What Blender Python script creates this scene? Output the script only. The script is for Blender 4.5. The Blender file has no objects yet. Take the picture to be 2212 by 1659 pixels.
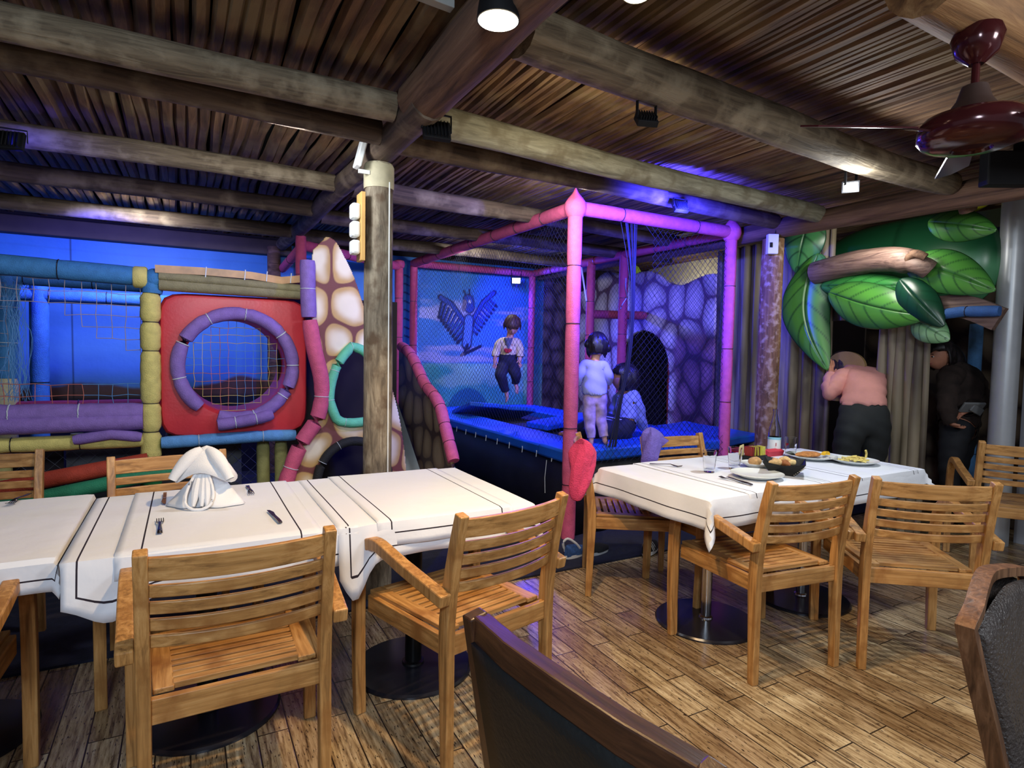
import bpy, bmesh, math, random
import numpy as np
from mathutils import Vector, Matrix
random.seed(7)
SC = bpy.context.scene
COL = SC.collection
# ------------------------------------------------------------------ camera
W, H, F = 2212, 1659, 1290.0
def _basis(vx=400, vy=747, slope=.0178):
    hy = vy + slope*(1106-vx); p = math.atan((829.5-hy)/F)
    yaw = math.atan((1106-vx)/math.hypot(F, 829.5-hy)); r = math.atan(slope)
    Fw = Vector((math.sin(yaw)*math.cos(p), math.cos(yaw)*math.cos(p), -math.sin(p)))
    R0 = Vector((math.cos(yaw), -math.sin(yaw), 0)); U0 = R0.cross(Fw)
    R = R0*math.cos(r)+U0*math.sin(r); return Fw, R, R.cross(Fw)
FW, RR, UU = _basis()
CAM = Vector((0, 0, 1.4))
def ray(px, py): return FW + RR*((px-W/2)/F) - UU*((py-H/2)/F)
def onz(px, py, z): d = ray(px, py); return CAM + d*((z-CAM.z)/d.z)
def onx(px, py, x): d = ray(px, py); return CAM + d*(x/d.x)
def ony(px, py, y): d = ray(px, py); return CAM + d*(y/d.y)
def atd(px, py, d): return CAM + ray(px, py)*d
cd = bpy.data.cameras.new('camera'); cam = bpy.data.objects.new('camera', cd); COL.objects.link(cam)
cd.sensor_width = 36; cd.lens = F/W*36; cd.clip_start = .02
M = Matrix((RR, UU, -FW)).transposed().to_4x4(); M.translation = CAM; cam.matrix_world = M
SC.camera = cam
# ------------------------------------------------------------------ look
SC.view_settings.view_transform = 'Standard'; SC.view_settings.look = 'None'
SC.view_settings.gamma = 1; SC.view_settings.exposure = 0.2
SC.cycles.max_bounces = 5; SC.cycles.diffuse_bounces = 3; SC.cycles.glossy_bounces = 3
SC.cycles.transmission_bounces = 5; SC.cycles.transparent_max_bounces = 8
SC.cycles.sample_clamp_indirect = 4; SC.cycles.sample_clamp_direct = 0
SC.cycles.caustics_reflective = False; SC.cycles.caustics_refractive = False
wd = bpy.data.worlds.new('world'); SC.world = wd; wd.use_nodes = True
wd.node_tree.nodes['Background'].inputs[0].default_value = (.75, .82, 1, 1)
wd.node_tree.nodes['Background'].inputs[1].default_value = .24
# ------------------------------------------------------------------ lights
def light(name, kind, loc, col, e, size=.1, aim=None, spot=None, blend=.5, sy=None):
    l = bpy.data.lights.new(name, kind); l.color = col; l.energy = e
    o = bpy.data.objects.new(name, l); COL.objects.link(o); o.location = loc
    if kind == 'AREA':
        l.size = size
        if sy: l.shape = 'RECTANGLE'; l.size_y = sy
    else: l.shadow_soft_size = size
    if kind == 'SPOT': l.spot_size = math.radians(spot); l.spot_blend = blend
    if aim is not None: o.rotation_euler = (Vector(aim)-Vector(loc)).to_track_quat('-Z', 'Y').to_euler()
    return o
WARM = (1, .72, .40); COOL = (.86, .93, 1); BLUE = (.03, .03, 1)
light('downlight_glow', 'SPOT', (.835, 1.66, 2.35), (1, .66, .32), 95, .03, (.80, 1.95, 0), 112, .35)
light('track_spot_glow', 'SPOT', (1.14, 1.39, 2.36), (1, .76, .46), 46, .04, (1.9, 1.5, 0), 95, .5)
light('white_flood_glow', 'SPOT', (3.17, 2.0, 2.31), (.92, .97, 1), 62, .05, (2.7, 1.2, .3), 150, .6)
light('white_flood_spill', 'POINT', (3.15, 1.98, 2.27), (.92, .97, 1), 11, .05)
light('dining_ceiling_lamp', 'AREA', (-.5, -.9, 2.35), (.70, .84, 1), 52, .5, (.5, 2.6, .6))
light('dining_ceiling_lamp_b', 'AREA', (2.6, -.6, 2.35), (.90, .95, 1), 27, .5, (2.6, 2.2, .3))
# blue floodlights over the play area
light('blue_flood_glow', 'SPOT', (-.74, 3.84, 2.37), BLUE, 34, .03, (-.60, 4.10, 2.46), 120, .6)
light('blue_flood_left_wall', 'SPOT', (-.6, 5.75, 2.36), BLUE, 95, .06, (-.5, 7.25, .9), 150, .5)
light('blue_flood_back', 'SPOT', (3.92, 7.02, 2.32), BLUE, 330, .05, (3.1, 5.0, .4), 150, .6)
light('blue_flood_wall', 'SPOT', (3.55, 6.55, 2.40), BLUE, 60, .05, (3.9, 7.25, 1.9), 100, .9)
light('blue_flood_beam', 'SPOT', (2.98, 3.05, 2.36), BLUE, 300, .05, (3.35, 4.3, 2.0), 140, .7)
light('blue_flood_on_log', 'SPOT', (2.92, 3.0, 2.35), BLUE, 130, .02, (3.0, 3.6, 2.5), 165, .3)
# white light that reaches the play area, from unseen sources
light('play_area_lamp', 'AREA', (.35, 2.98, 2.38), (.92, .95, 1), 15, .3, (.5, 5.0, .9))
light('cage_lamp', 'AREA', (2.1, 3.19, 2.38), (.85, .88, 1), 17, .3, (2.9, 6.2, 1.0))
light('mural_fill', 'AREA', (2.7, 5.5, 2.36), (.9, .95, 1), 15, .3, (3.0, 7.25, 1.0))  # fill light added to brighten the right mural, no fixture here
light('left_mural_fill', 'AREA', (-.3, 5.7, 2.36), (.9, .95, 1), 11, .3, (-.4, 7.25, 1.5))  # extra white light put in to lift the left mural and its dunes
light('back_room_lamp', 'POINT', (5.55, 5.7, 2.2), (1, .95, .8), 7, .08)
light('yard_lamp', 'AREA', (4.45, 2.6, 2.3), (1, .97, .88), 6, .25, (5.1, 3.2, 1.4))
light('small_flood_glow', 'SPOT', (1.63, 2.0, 2.30), (1, .88, .62), 14, .04, (1.75, 2.6, 2.7), 150, .8)
# ------------------------------------------------------------------ materials
def srgb(*c): return tuple(((v/255)/12.92 if v/255 <= .04045 else ((v/255+.055)/1.055)**2.4) for v in c)
MATS = {}
def nodes(name):
    m = bpy.data.materials.new(name); m.use_nodes = True; nt = m.node_tree
    b = nt.nodes['Principled BSDF']; MATS[name] = m
    return m, nt, b
def N(nt, t, **k):
    n = nt.nodes.new(t)
    for a, v in k.items(): setattr(n, a, v)
    return n
def plain(name, col, rough=.6, metal=0, var=.12, scale=8, bump=0, bscale=60, spec=None, emit=None, est=0):
    m, nt, b = nodes(name)
    b.inputs['Roughness'].default_value = rough; b.inputs['Metallic'].default_value = metal
    if spec is not None: b.inputs['Specular IOR Level'].default_value = spec
    tc = N(nt, 'ShaderNodeTexCoord')
    if var:
        no = N(nt, 'ShaderNodeTexNoise'); no.inputs['Scale'].default_value = scale; no.inputs['Detail'].default_value = 4
        nt.links.new(tc.outputs['Object'], no.inputs['Vector'])
        r = N(nt, 'ShaderNodeValToRGB'); r.color_ramp.elements[0].position = .3; r.color_ramp.elements[1].position = .7
        r.color_ramp.elements[0].color = tuple(c*(1-var) for c in col)+(1,); r.color_ramp.elements[1].color = tuple(min(1, c*(1+var)) for c in col)+(1,)
        nt.links.new(no.outputs['Fac'], r.inputs[0]); nt.links.new(r.outputs[0], b.inputs['Base Color'])
    else: b.inputs['Base Color'].default_value = tuple(col)+(1,)
    if bump:
        n2 = N(nt, 'ShaderNodeTexNoise'); n2.inputs['Scale'].default_value = bscale; n2.inputs['Detail'].default_value = 3
        nt.links.new(tc.outputs['Object'], n2.inputs['Vector'])
        bp = N(nt, 'ShaderNodeBump'); bp.inputs['Strength'].default_value = bump; bp.inputs['Distance'].default_value = .01
        nt.links.new(n2.outputs['Fac'], bp.inputs['Height']); nt.links.new(bp.outputs[0], b.inputs['Normal'])
    if emit: b.inputs['Emission Color'].default_value = tuple(emit)+(1,); b.inputs['Emission Strength'].default_value = est
    return m
def grain(name, cols, axis, s_long=2.0, s_cross=40.0, rough=.5, bump=.3, coord='Object', pos=None, patch=0, patch_col=None):
    """streaky wood along one axis"""
    m, nt, b = nodes(name); b.inputs['Roughness'].default_value = rough
    tc = N(nt, 'ShaderNodeTexCoord'); mp = N(nt, 'ShaderNodeMapping')
    sc = [s_cross]*3; sc['xyz'.index(axis)] = s_long; mp.inputs['Scale'].default_value = sc
    nt.links.new(tc.outputs[coord], mp.inputs[0])
    no = N(nt, 'ShaderNodeTexNoise'); no.inputs['Scale'].default_value = 1; no.inputs['Detail'].default_value = 6; no.inputs['Roughness'].default_value = .65
    no.inputs['Distortion'].default_value = .6
    nt.links.new(mp.outputs[0], no.inputs['Vector'])
    r = N(nt, 'ShaderNodeValToRGB'); cr = r.color_ramp
    n = len(cols); pos = pos or [.28+.44*i/(n-1) for i in range(n)]
    while len(cr.elements) < n: cr.elements.new(.5)
    for e, c, p in zip(cr.elements, cols, pos): e.position = p; e.color = tuple(c)+(1,)
    nt.links.new(no.outputs['Fac'], r.inputs[0]); out = r.outputs[0]
    if patch:
        n3 = N(nt, 'ShaderNodeTexNoise'); n3.inputs['Scale'].default_value = patch; n3.inputs['Detail'].default_value = 5
        nt.links.new(tc.outputs['Object'], n3.inputs['Vector'])
        r3 = N(nt, 'ShaderNodeValToRGB'); r3.color_ramp.elements[0].position = .5; r3.color_ramp.elements[1].position = .68
        nt.links.new(n3.outputs['Fac'], r3.inputs[0])
        mx = N(nt, 'ShaderNodeMix', data_type='RGBA'); nt.links.new(r3.outputs[0], mx.inputs[0]); nt.links.new(out, mx.inputs[6])
        mx.inputs[7].default_value = tuple(patch_col)+(1,); out = mx.outputs[2]
    nt.links.new(out, b.inputs['Base Color'])
    bp = N(nt, 'ShaderNodeBump'); bp.inputs['Strength'].default_value = bump; bp.inputs['Distance'].default_value = .01
    nt.links.new(no.outputs['Fac'], bp.inputs['Height']); nt.links.new(bp.outputs[0], b.inputs['Normal'])
    return m
TK = [srgb(108, 73, 38), srgb(176, 128, 72), srgb(206, 160, 102)]
TEAK = {a: grain('teak_'+a, TK, a, 3, 55, .42, .15, patch=9, patch_col=srgb(146, 98, 50)) for a in 'xyz'}
TDK = [srgb(34, 20, 14), srgb(64, 38, 24), srgb(88, 56, 36)]
DKW = {a: grain('dark_chair_wood_'+a, TDK, a, 3, 60, .35, .1) for a in 'xyz'}
LOGC = [srgb(56, 46, 36), srgb(108, 94, 74), srgb(142, 126, 102)]
LOG = grain('weathered_log', LOGC, 'x', 2.6, 30, .85, 1.0, patch=9, patch_col=srgb(150, 136, 112))
LOGZ = grain('weathered_log_upright', [srgb(62, 54, 44), srgb(124, 112, 94), srgb(168, 158, 136)], 'z', 5, 26, .8, .7, patch=11, patch_col=srgb(92, 74, 56))
LOGD = grain('dark_log', [srgb(40, 30, 26), srgb(82, 66, 54), srgb(110, 92, 76)], 'x', 1.6, 24, .85, .7, patch=6, patch_col=srgb(124, 108, 90))
LOGR = grain('red_brown_log', [srgb(52, 34, 26), srgb(104, 76, 58), srgb(134, 104, 82)], 'x', 1.6, 24, .85, .6)
LOGP = grain('peeling_log', [srgb(70, 48, 34), srgb(122, 88, 62), srgb(160, 124, 92)], 'z', 4, 30, .85, .8, patch=22, patch_col=srgb(176, 150, 130))
BLACKM = plain('black_metal', (.012, .012, .014), .35, .6, .2)
BLACKP = plain('black_plastic', (.007, .007, .008), .6, 0, .2, spec=.2)
CHROME = plain('polished_steel', (.62, .62, .64), .16, 1, .05)
BASEB = plain('dark_table_base', (.018, .018, .026), .22, .3, .2)
LEATHER = plain('dark_leather', (.009, .010, .010), .55, 0, .2, 12, .2, 90, spec=.3)
LEATHB = plain('brown_leather', srgb(66, 58, 54), .33, 0, .2, 20, .8, 120)
WHITEP = plain('white_plastic', srgb(226, 230, 228), .4, 0, .05)
CLOTH_PLAIN = plain('napkin_linen', srgb(232, 234, 238), .9, 0, .04, 6, .2, 300)
MATB = plain('navy_floor_mat', srgb(22, 26, 48), .95, 0, .25, 30, .3, 200)
RED = plain('red_moulded_plastic', srgb(212, 54, 62), .42, 0, .08, 4, .1, 60)
NAVY = plain('vinyl_skirt', (.010, .010, .016), .5, 0, .2)
def foamm(n, c): return plain(n, c, .75, 0, .13, 22, .45, 160)
YEL = foamm('yellow_foam', srgb(226, 208, 120)); PUR = foamm('purple_foam', srgb(142, 110, 184)); PNK = foamm('pink_foam', srgb(214, 92, 128))
MAG = foamm('rose_foam', srgb(186, 68, 106)); BLF = foamm('blue_foam', srgb(64, 132, 190)); MINT = foamm('mint_foam', srgb(110, 206, 164))
LBL = foamm('pale_blue_foam', srgb(98, 156, 214)); OLV = foamm('olive_foam', srgb(146, 136, 98)); YGR = foamm('dull_yellow_foam', srgb(160, 156, 96))
CRM = foamm('cream_foam', srgb(206, 196, 160)); GRN = foamm('green_tape', srgb(34, 134, 70)); BKF = foamm('black_foam', (.012, .012, .014))
ORV = plain('orange_vinyl', srgb(196, 146, 96), .4, 0, .3, 9)
GRF = foamm('green_foam', srgb(36, 128, 92)); RDF = foamm('red_foam', srgb(178, 62, 40))
TIE = plain('pale_cable_tie', srgb(214, 220, 224), .4, 0, 0); TIED = plain('dark_cable_tie', (.02, .015, .02), .4, 0, 0)
PADB = plain('blue_vinyl_pad', srgb(26, 92, 200), .42, 0, .15, 5, .25, 18)
BED = plain('black_trampoline_mat', (.012, .012, .018), .8, 0, .2)
NETM = plain('black_net_cord', (.006, .006, .012), .8, 0, 0)
NETP = plain('pale_net_cord', srgb(186, 168, 170), .8, 0, .2); NETO = plain('orange_net_cord', srgb(196, 110, 92), .8, 0, .2)
NETB = plain('blue_net_cord', srgb(96, 150, 200), .8, 0, .1); NETY = plain('yellow_net_cord', srgb(214, 190, 110), .8, 0, .1)
SLIDE = plain('grey_white_slide', srgb(188, 200, 204), .35, 0, .05)
STEELC = plain('painted_column_metal', srgb(186, 190, 194), .35, .25, .06)
GREYW = plain('grey_painted_wall', srgb(140, 142, 150), .6, 0, .1, 3)
DARKW = plain('dark_backdrop', srgb(34, 26, 30), .9, 0, .4, 2)
FANM = plain('glossy_maroon_enamel', srgb(70, 26, 28), .15, .3, .1); FAND = plain('dark_fan_plastic', srgb(58, 40, 34), .5, 0, .1)
def glass(name, col=(1, 1, 1), rough=.02):
    m, nt, b = nodes(name); b.inputs['Base Color'].default_value = tuple(col)+(1,); b.inputs['Roughness'].default_value = rough
    b.inputs['Transmission Weight'].default_value = 1; b.inputs['IOR'].default_value = 1.12
    return m
GLASS = glass('clear_glass'); GLASSB = glass('bottle_glass', (.93, .98, 1))
def emitter(name, col, st):
    m, nt, b = nodes(name); b.inputs['Base Color'].default_value = tuple(col)+(1,)
    b.inputs['Emission Color'].default_value = tuple(col)+(1,); b.inputs['Emission Strength'].default_value = st
    return m
E_WARM = emitter('lit_warm_lens', (1, .86, .6), 14); E_WHITE = emitter('lit_white_led', (.95, .98, 1), 40)
E_BLUE = emitter('lit_blue_led', (.35, .5, 1), 24); E_BLUE2 = emitter('lit_deep_blue_led', (.02, .02, 1), 10)
def vcol(name, rough=.6, bump=0, spec=.4):
    m, nt, b = nodes(name); a = N(nt, 'ShaderNodeVertexColor', layer_name='Col')
    nt.links.new(a.outputs[0], b.inputs['Base Color']); b.inputs['Roughness'].default_value = rough
    b.inputs['Specular IOR Level'].default_value = spec
    if bump:
        tc = N(nt, 'ShaderNodeTexCoord'); n2 = N(nt, 'ShaderNodeTexNoise'); n2.inputs['Scale'].default_value = 14
        nt.links.new(tc.outputs['Object'], n2.inputs['Vector']); bp = N(nt, 'ShaderNodeBump'); bp.inputs['Strength'].default_value = bump
        bp.inputs['Distance'].default_value = .02
        nt.links.new(n2.outputs['Fac'], bp.inputs['Height']); nt.links.new(bp.outputs[0], b.inputs['Normal'])
    return m
PAINT = vcol('mural_paint', .55, .15); PAINTG = vcol('glossy_leaf_paint', .3, 0, .5); VCLOTH = vcol('printed_fabric', .9, .2, .2)
# floor planks
def floor_mat():
    m, nt, b = nodes('wood_look_floor_tiles'); b.inputs['Roughness'].default_value = .24
    tc = N(nt, 'ShaderNodeTexCoord'); sw = N(nt, 'ShaderNodeSeparateXYZ'); cb = N(nt, 'ShaderNodeCombineXYZ')
    nt.links.new(tc.outputs['Object'], sw.inputs[0]); nt.links.new(sw.outputs[1], cb.inputs[0]); nt.links.new(sw.outputs[0], cb.inputs[1])
    def brick(wd_, h_, mort):
        k = N(nt, 'ShaderNodeTexBrick'); k.offset = .37; k.offset_frequency = 2; k.squash = 1
        k.inputs['Scale'].default_value = 1; k.inputs['Brick Width'].default_value = wd_; k.inputs['Row Height'].default_value = h_
        k.inputs['Mortar Size'].default_value = mort; k.inputs['Mortar Smooth'].default_value = .6; k.inputs['Bias'].default_value = 0
        k.inputs['Color1'].default_value = (0, 0, 0, 1); k.inputs['Color2'].default_value = (1, 1, 1, 1); k.inputs['Mortar'].default_value = (.5, .5, .5, 1)
        nt.links.new(cb.outputs[0], k.inputs[0]); return k
    k1 = brick(.62, .106, .0034)
    mp = N(nt, 'ShaderNodeMapping'); mp.inputs['Scale'].default_value = (75, 6, 1); nt.links.new(tc.outputs['Object'], mp.inputs[0])
    off = N(nt, 'ShaderNodeVectorMath', operation='ADD'); nt.links.new(mp.outputs[0], off.inputs[0])
    sc = N(nt, 'ShaderNodeVectorMath', operation='SCALE'); sc.inputs['Scale'].default_value = 37; nt.links.new(k1.outputs['Color'], sc.inputs[0]); nt.links.new(sc.outputs[0], off.inputs[1])
    no = N(nt, 'ShaderNodeTexNoise'); no.inputs['Scale'].default_value = 1; no.inputs['Detail'].default_value = 7; no.inputs['Roughness'].default_value = .7
    nt.links.new(off.outputs[0], no.inputs['Vector'])
    r = N(nt, 'ShaderNodeValToRGB'); cr = r.color_ramp; cr.elements.new(.47); cr.elements.new(.6)
    for e, p, c in zip(cr.elements, (.34, .43, .55, .72), ((86, 68, 48), (148, 124, 92), (194, 172, 134), (224, 208, 174))): e.position = p; e.color = srgb(*c)+(1,)
    nt.links.new(no.outputs['Fac'], r.inputs[0])
    # tone per tile
    t = N(nt, 'ShaderNodeValToRGB'); t.color_ramp.elements[0].color = (.56, .48, .42, 1); t.color_ramp.elements[1].color = (1.0, .98, .94, 1)
    nt.links.new(k1.outputs['Color'], t.inputs[0])
    mu = N(nt, 'ShaderNodeMix', data_type='RGBA', blend_type='MULTIPLY'); mu.inputs[0].default_value = 1
    nt.links.new(r.outputs[0], mu.inputs[6]); nt.links.new(t.outputs[0], mu.inputs[7])
    # fine crack specks
    mp2 = N(nt, 'ShaderNodeMapping'); mp2.inputs['Scale'].default_value = (150, 32, 1); nt.links.new(tc.outputs['Object'], mp2.inputs[0])
    n2 = N(nt, 'ShaderNodeTexNoise'); n2.inputs['Scale'].default_value = 1; n2.inputs['Detail'].default_value = 2; nt.links.new(mp2.outputs[0], n2.inputs['Vector'])
    r2 = N(nt, 'ShaderNodeValToRGB'); r2.color_ramp.elements[0].position = .62; r2.color_ramp.elements[1].position = .68; nt.links.new(n2.outputs['Fac'], r2.inputs[0])
    m2 = N(nt, 'ShaderNodeMix', data_type='RGBA'); nt.links.new(r2.outputs[0], m2.inputs[0]); nt.links.new(mu.outputs[2], m2.inputs[6]); m2.inputs[7].default_value = srgb(52, 38, 28)+(1,)
    # joints
    m3 = N(nt, 'ShaderNodeMix', data_type='RGBA'); nt.links.new(k1.outputs['Fac'], m3.inputs[0]); nt.links.new(m2.outputs[2], m3.inputs[6]); m3.inputs[7].default_value = srgb(38, 28, 20)+(1,)
    nt.links.new(m3.outputs[2], b.inputs['Base Color'])
    bp = N(nt, 'ShaderNodeBump', invert=True); bp.inputs['Strength'].default_value = .5; bp.inputs['Distance'].default_value = .004
    nt.links.new(k1.outputs['Fac'], bp.inputs['Height']); nt.links.new(bp.outputs[0], b.inputs['Normal'])
    return m
# tablecloth with a printed outline; UV in metres from its middle
def cloth_mat(name, a, bb, lines=True, col=(226, 230, 238)):
    m, nt, b = nodes(name); b.inputs['Roughness'].default_value = .85; b.inputs['Specular IOR Level'].default_value = .2
    uv = N(nt, 'ShaderNodeUVMap'); s = N(nt, 'ShaderNodeSeparateXYZ'); nt.links.new(uv.outputs[0], s.inputs[0])
    def M_(op, x, y=None):
        n = N(nt, 'ShaderNodeMath', operation=op)
        for i, v in enumerate((x, y)):
            if v is None: continue
            if isinstance(v, (int, float)): n.inputs[i].default_value = v
            else: nt.links.new(v, n.inputs[i])
        return n.outputs[0]
    base = srgb(*col)
    au = M_('SUBTRACT', M_('ABSOLUTE', s.outputs[0]), a); av = M_('SUBTRACT', M_('ABSOLUTE', s.outputs[1]), bb)
    d = M_('ABSOLUTE', M_('MAXIMUM', au, av)); ln = M_('LESS_THAN', d, .0026)
    mx = N(nt, 'ShaderNodeMix', data_type='RGBA'); nt.links.new(ln, mx.inputs[0]); mx.inputs[6].default_value = base+(1,)
    mx.inputs[7].default_value = srgb(46, 40, 50)+(1,) if lines else base+(1,)
    nt.links.new(mx.outputs[2], b.inputs['Base Color'])
    # ironed-in fold lines and soft creasing
    f1 = M_('ABSOLUTE', M_('SUBTRACT', M_('FRACT', M_('DIVIDE', M_('ADD', s.outputs[0], 5.02), .36)), .5))
    f2 = M_('ABSOLUTE', M_('SUBTRACT', M_('FRACT', M_('DIVIDE', M_('ADD', s.outputs[1], 5.05), .31)), .5))
    cr = M_('MULTIPLY', M_('LESS_THAN', M_('MINIMUM', f1, f2), .012), .5)
    no = N(nt, 'ShaderNodeTexNoise'); no.inputs['Scale'].default_value = 7; no.inputs['Detail'].default_value = 4; nt.links.new(uv.outputs[0], no.inputs['Vector'])
    hh = M_('ADD', cr, M_('MULTIPLY', no.outputs['Fac'], 1.6))
    bp = N(nt, 'ShaderNodeBump'); bp.inputs['Strength'].default_value = .32; bp.inputs['Distance'].default_value = .012
    nt.links.new(hh, bp.inputs['Height']); nt.links.new(bp.outputs[0], b.inputs['Normal'])
    return m
# ------------------------------------------------------------------ mesh helpers
def obj(name, bm, mat, parent=None, smooth=True, bevel=0, loc=None, solid=0):
    me = bpy.data.meshes.new(name)
    if isinstance(bm, bmesh.types.BMesh):
        bmesh.ops.recalc_face_normals(bm, faces=bm.faces); bm.to_mesh(me); bm.free()
    else: me.from_pydata(bm[0], [], bm[1])
    me.materials.append(mat)
    if smooth: me.polygons.foreach_set('use_smooth', [True]*len(me.polygons))
    o = bpy.data.objects.new(name, me); COL.objects.link(o)
    if parent: o.parent = parent
    if loc is not None: o.location = loc
    if solid: s = o.modifiers.new('s', 'SOLIDIFY'); s.thickness = solid; s.offset = 0
    if bevel: b = o.modifiers.new('b', 'BEVEL'); b.width = bevel; b.segments = 2; b.limit_method = 'ANGLE'; b.angle_limit = .7
    if smooth:
        try: me.set_sharp_from_angle(angle=.7)
        except Exception: pass
    return o
def thing(name, label, cat, loc=(0, 0, 0), rz=0, group=None):
    o = bpy.data.objects.new(name, None); COL.objects.link(o); o.location = loc; o.rotation_euler = (0, 0, rz)
    o.empty_display_size = .1; o['label'] = label; o['category'] = cat
    if group: o['group'] = group
    return o
def tag(o, label, cat, group=None, kind=None):
    o['label'] = label; o['category'] = cat
    if group: o['group'] = group
    if kind: o['kind'] = kind
    return o
def struct(o): o['kind'] = 'structure'; return o
def copy_thing(root, loc, rz, label, group=None):
    r = root.copy(); COL.objects.link(r); r.location = loc; r.rotation_euler = (0, 0, rz); r['label'] = label
    if group: r['group'] = group
    for ch in list(root.children):
        c = ch.copy(); COL.objects.link(c); c.parent = r
        for g in ch.children:
            d = g.copy(); COL.objects.link(d); d.parent = c
    return r
def box(bm, c, s, rz=0, rx=0, ry=0):
    m = Matrix.Translation(c) @ Matrix.Rotation(rz, 4, 'Z') @ Matrix.Rotation(ry, 4, 'Y') @ Matrix.Rotation(rx, 4, 'X') @ Matrix.Diagonal((s[0], s[1], s[2], 1))
    bmesh.ops.create_cube(bm, size=1, matrix=m); return bm
def B(): return bmesh.new()
def ring_pts(c, t, r, n, up=None, ph=0, rs=None):
    t = t.normalized(); a = Vector((0, 0, 1)) if abs(t.z) < .9 else Vector((1, 0, 0))
    if up is not None: a = up
    u = t.cross(a).normalized(); v = u.cross(t)
    return [c + u*math.cos(ph+2*math.pi*i/n)*r + v*math.sin(ph+2*math.pi*i/n)*(rs if rs else r) for i in range(n)]
def tube(bm, pts, rad, n=8, closed=False, cap=True, up=None):
    pts = [Vector(p) for p in pts]; k = len(pts); rows = []
    for i, p in enumerate(pts):
        if closed: t = pts[(i+1) % k]-pts[i-1]
        else: t = pts[min(i+1, k-1)]-pts[max(i-1, 0)]
        r = rad[i] if isinstance(rad, (list, tuple)) else rad
        rows.append([bm.verts.new(q) for q in ring_pts(p, t, r, n, up)])
    for i in range(k if closed else k-1):
        a, b = rows[i], rows[(i+1) % k]
        for j in range(n): bm.faces.new((a[j], a[(j+1) % n], b[(j+1) % n], b[j]))
    if cap and not closed: bm.faces.new(rows[0][::-1]); bm.faces.new(rows[-1])
    return bm
def sweep(bm, pts, wv, w, t, ws=None):
    """rectangular bar along pts; wv = direction of its width"""
    pts = [Vector(p) for p in pts]; wv = Vector(wv).normalized(); rows = []
    for i, p in enumerate(pts):
        tg = (pts[min(i+1, len(pts)-1)]-pts[max(i-1, 0)]).normalized(); nn = tg.cross(wv).normalized()
        tt = ws[i] if ws else t
        rows.append([bm.verts.new(p+wv*(a*w/2)+nn*(b*tt/2)) for a, b in ((-1, -1), (1, -1), (1, 1), (-1, 1))])
    for a, b in zip(rows, rows[1:]):
        for j in range(4): bm.faces.new((a[j], a[(j+1) % 4], b[(j+1) % 4], b[j]))
    bm.faces.new(rows[0][::-1]); bm.faces.new(rows[-1]); return bm
def lathe(bm, prof, n=24, c=(0, 0, 0), cap=True):
    c = Vector(c); rows = [[bm.verts.new(c+Vector((r*math.cos(2*math.pi*i/n), r*math.sin(2*math.pi*i/n), z))) for i in range(n)] for r, z in prof]
    for a, b in zip(rows, rows[1:]):
        for j in range(n): bm.faces.new((a[j], a[(j+1) % n], b[(j+1) % n], b[j]))
    if cap:
        if prof[0][0] > 1e-4: bm.faces.new(rows[0][::-1])
        if prof[-1][0] > 1e-4: bm.faces.new(rows[-1])
    return bm
def arc(p0, p1, p2, n=10):
    p0, p1, p2 = Vector(p0), Vector(p1), Vector(p2)
    return [p0*(1-t)**2+p1*2*t*(1-t)+p2*t*t for t in [i/n for i in range(n+1)]]
def smoothpath(pts, n=6, closed=False):
    P = [Vector(p) for p in pts]; k = len(P); out = []
    for i in range(k if closed else k-1):
        if closed: a, b, c, d = P[i-1], P[i], P[(i+1) % k], P[(i+2) % k]
        else: a, b, c, d = P[max(i-1, 0)], P[i], P[i+1], P[min(i+2, k-1)]
        for j in range(n):
            t = j/n; out.append(.5*((2*b)+(-a+c)*t+(2*a-5*b+4*c-d)*t*t+(-a+3*b-3*c+d)*t**3))
    if not closed: out.append(P[-1])
    return out
def resample(pts, step, closed=False):
    P = [Vector(p) for p in pts]
    if closed: P = P+[P[0]]
    L = [0]
    for a, b in zip(P, P[1:]): L.append(L[-1]+(b-a).length)
    n = max(2, int(round(L[-1]/step))); out = []; j = 0
    for i in range(n+(0 if closed else 1)):
        s = L[-1]*i/n
        while j < len(P)-2 and L[j+1] < s: j += 1
        seg = L[j+1]-L[j] or 1; out.append(P[j].lerp(P[j+1], (s-L[j])/seg))
    return out, L[-1]
def foam(name, pts, r, mat, parent, seg=.25, dip=.82, closed=False, tie=TIED, tr=.003, label=None, wob=0):
    """foam-wrapped bar: sleeves pinched where a tie holds them"""
    P, L = resample(pts, seg/6, closed); n = len(P); k = max(1, int(round(L/seg))); rad = []; tp = []
    for i in range(n):
        f = (i/(n if closed else n-1)*k) % 1.0; e = min(f, 1-f)*6
        rad.append(r*(dip if e < .5 else 1)*(1+wob*math.sin(i*1.7)))
        if e < .5 and (closed or 2 < i < n-3): tp.append(i)
    o = obj(name, tube(B(), P, rad, 12, closed), mat, parent)
    if label: o['label'] = label
    if tp and tie:
        for i in tp:
            t = (P[(i+1) % n]-P[i-1]); c = ring_pts(P[i], t, r*(dip+.05), 12); obj('cable_tie', tube(B(), c, tr, 5, True), tie, o)
    return o
def curve_net(name, lines, r, mat, parent=None):
    cu = bpy.data.curves.new(name, 'CURVE'); cu.dimensions = '3D'; cu.bevel_depth = r; cu.bevel_resolution = 0
    for l in lines:
        s = cu.splines.new('POLY'); s.points.add(len(l)-1)
        s.points.foreach_set('co', [v for p in l for v in (p[0], p[1], p[2], 1)])
    o = bpy.data.objects.new(name, cu); COL.objects.link(o)
    me = bpy.data.meshes.new_from_object(o.evaluated_get(bpy.context.evaluated_depsgraph_get())); bpy.data.objects.remove(o); bpy.data.curves.remove(cu)
    me.name = name; me.materials.clear(); me.materials.append(mat); o = bpy.data.objects.new(name, me); COL.objects.link(o)
    if parent: o.parent = parent
    return o
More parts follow.
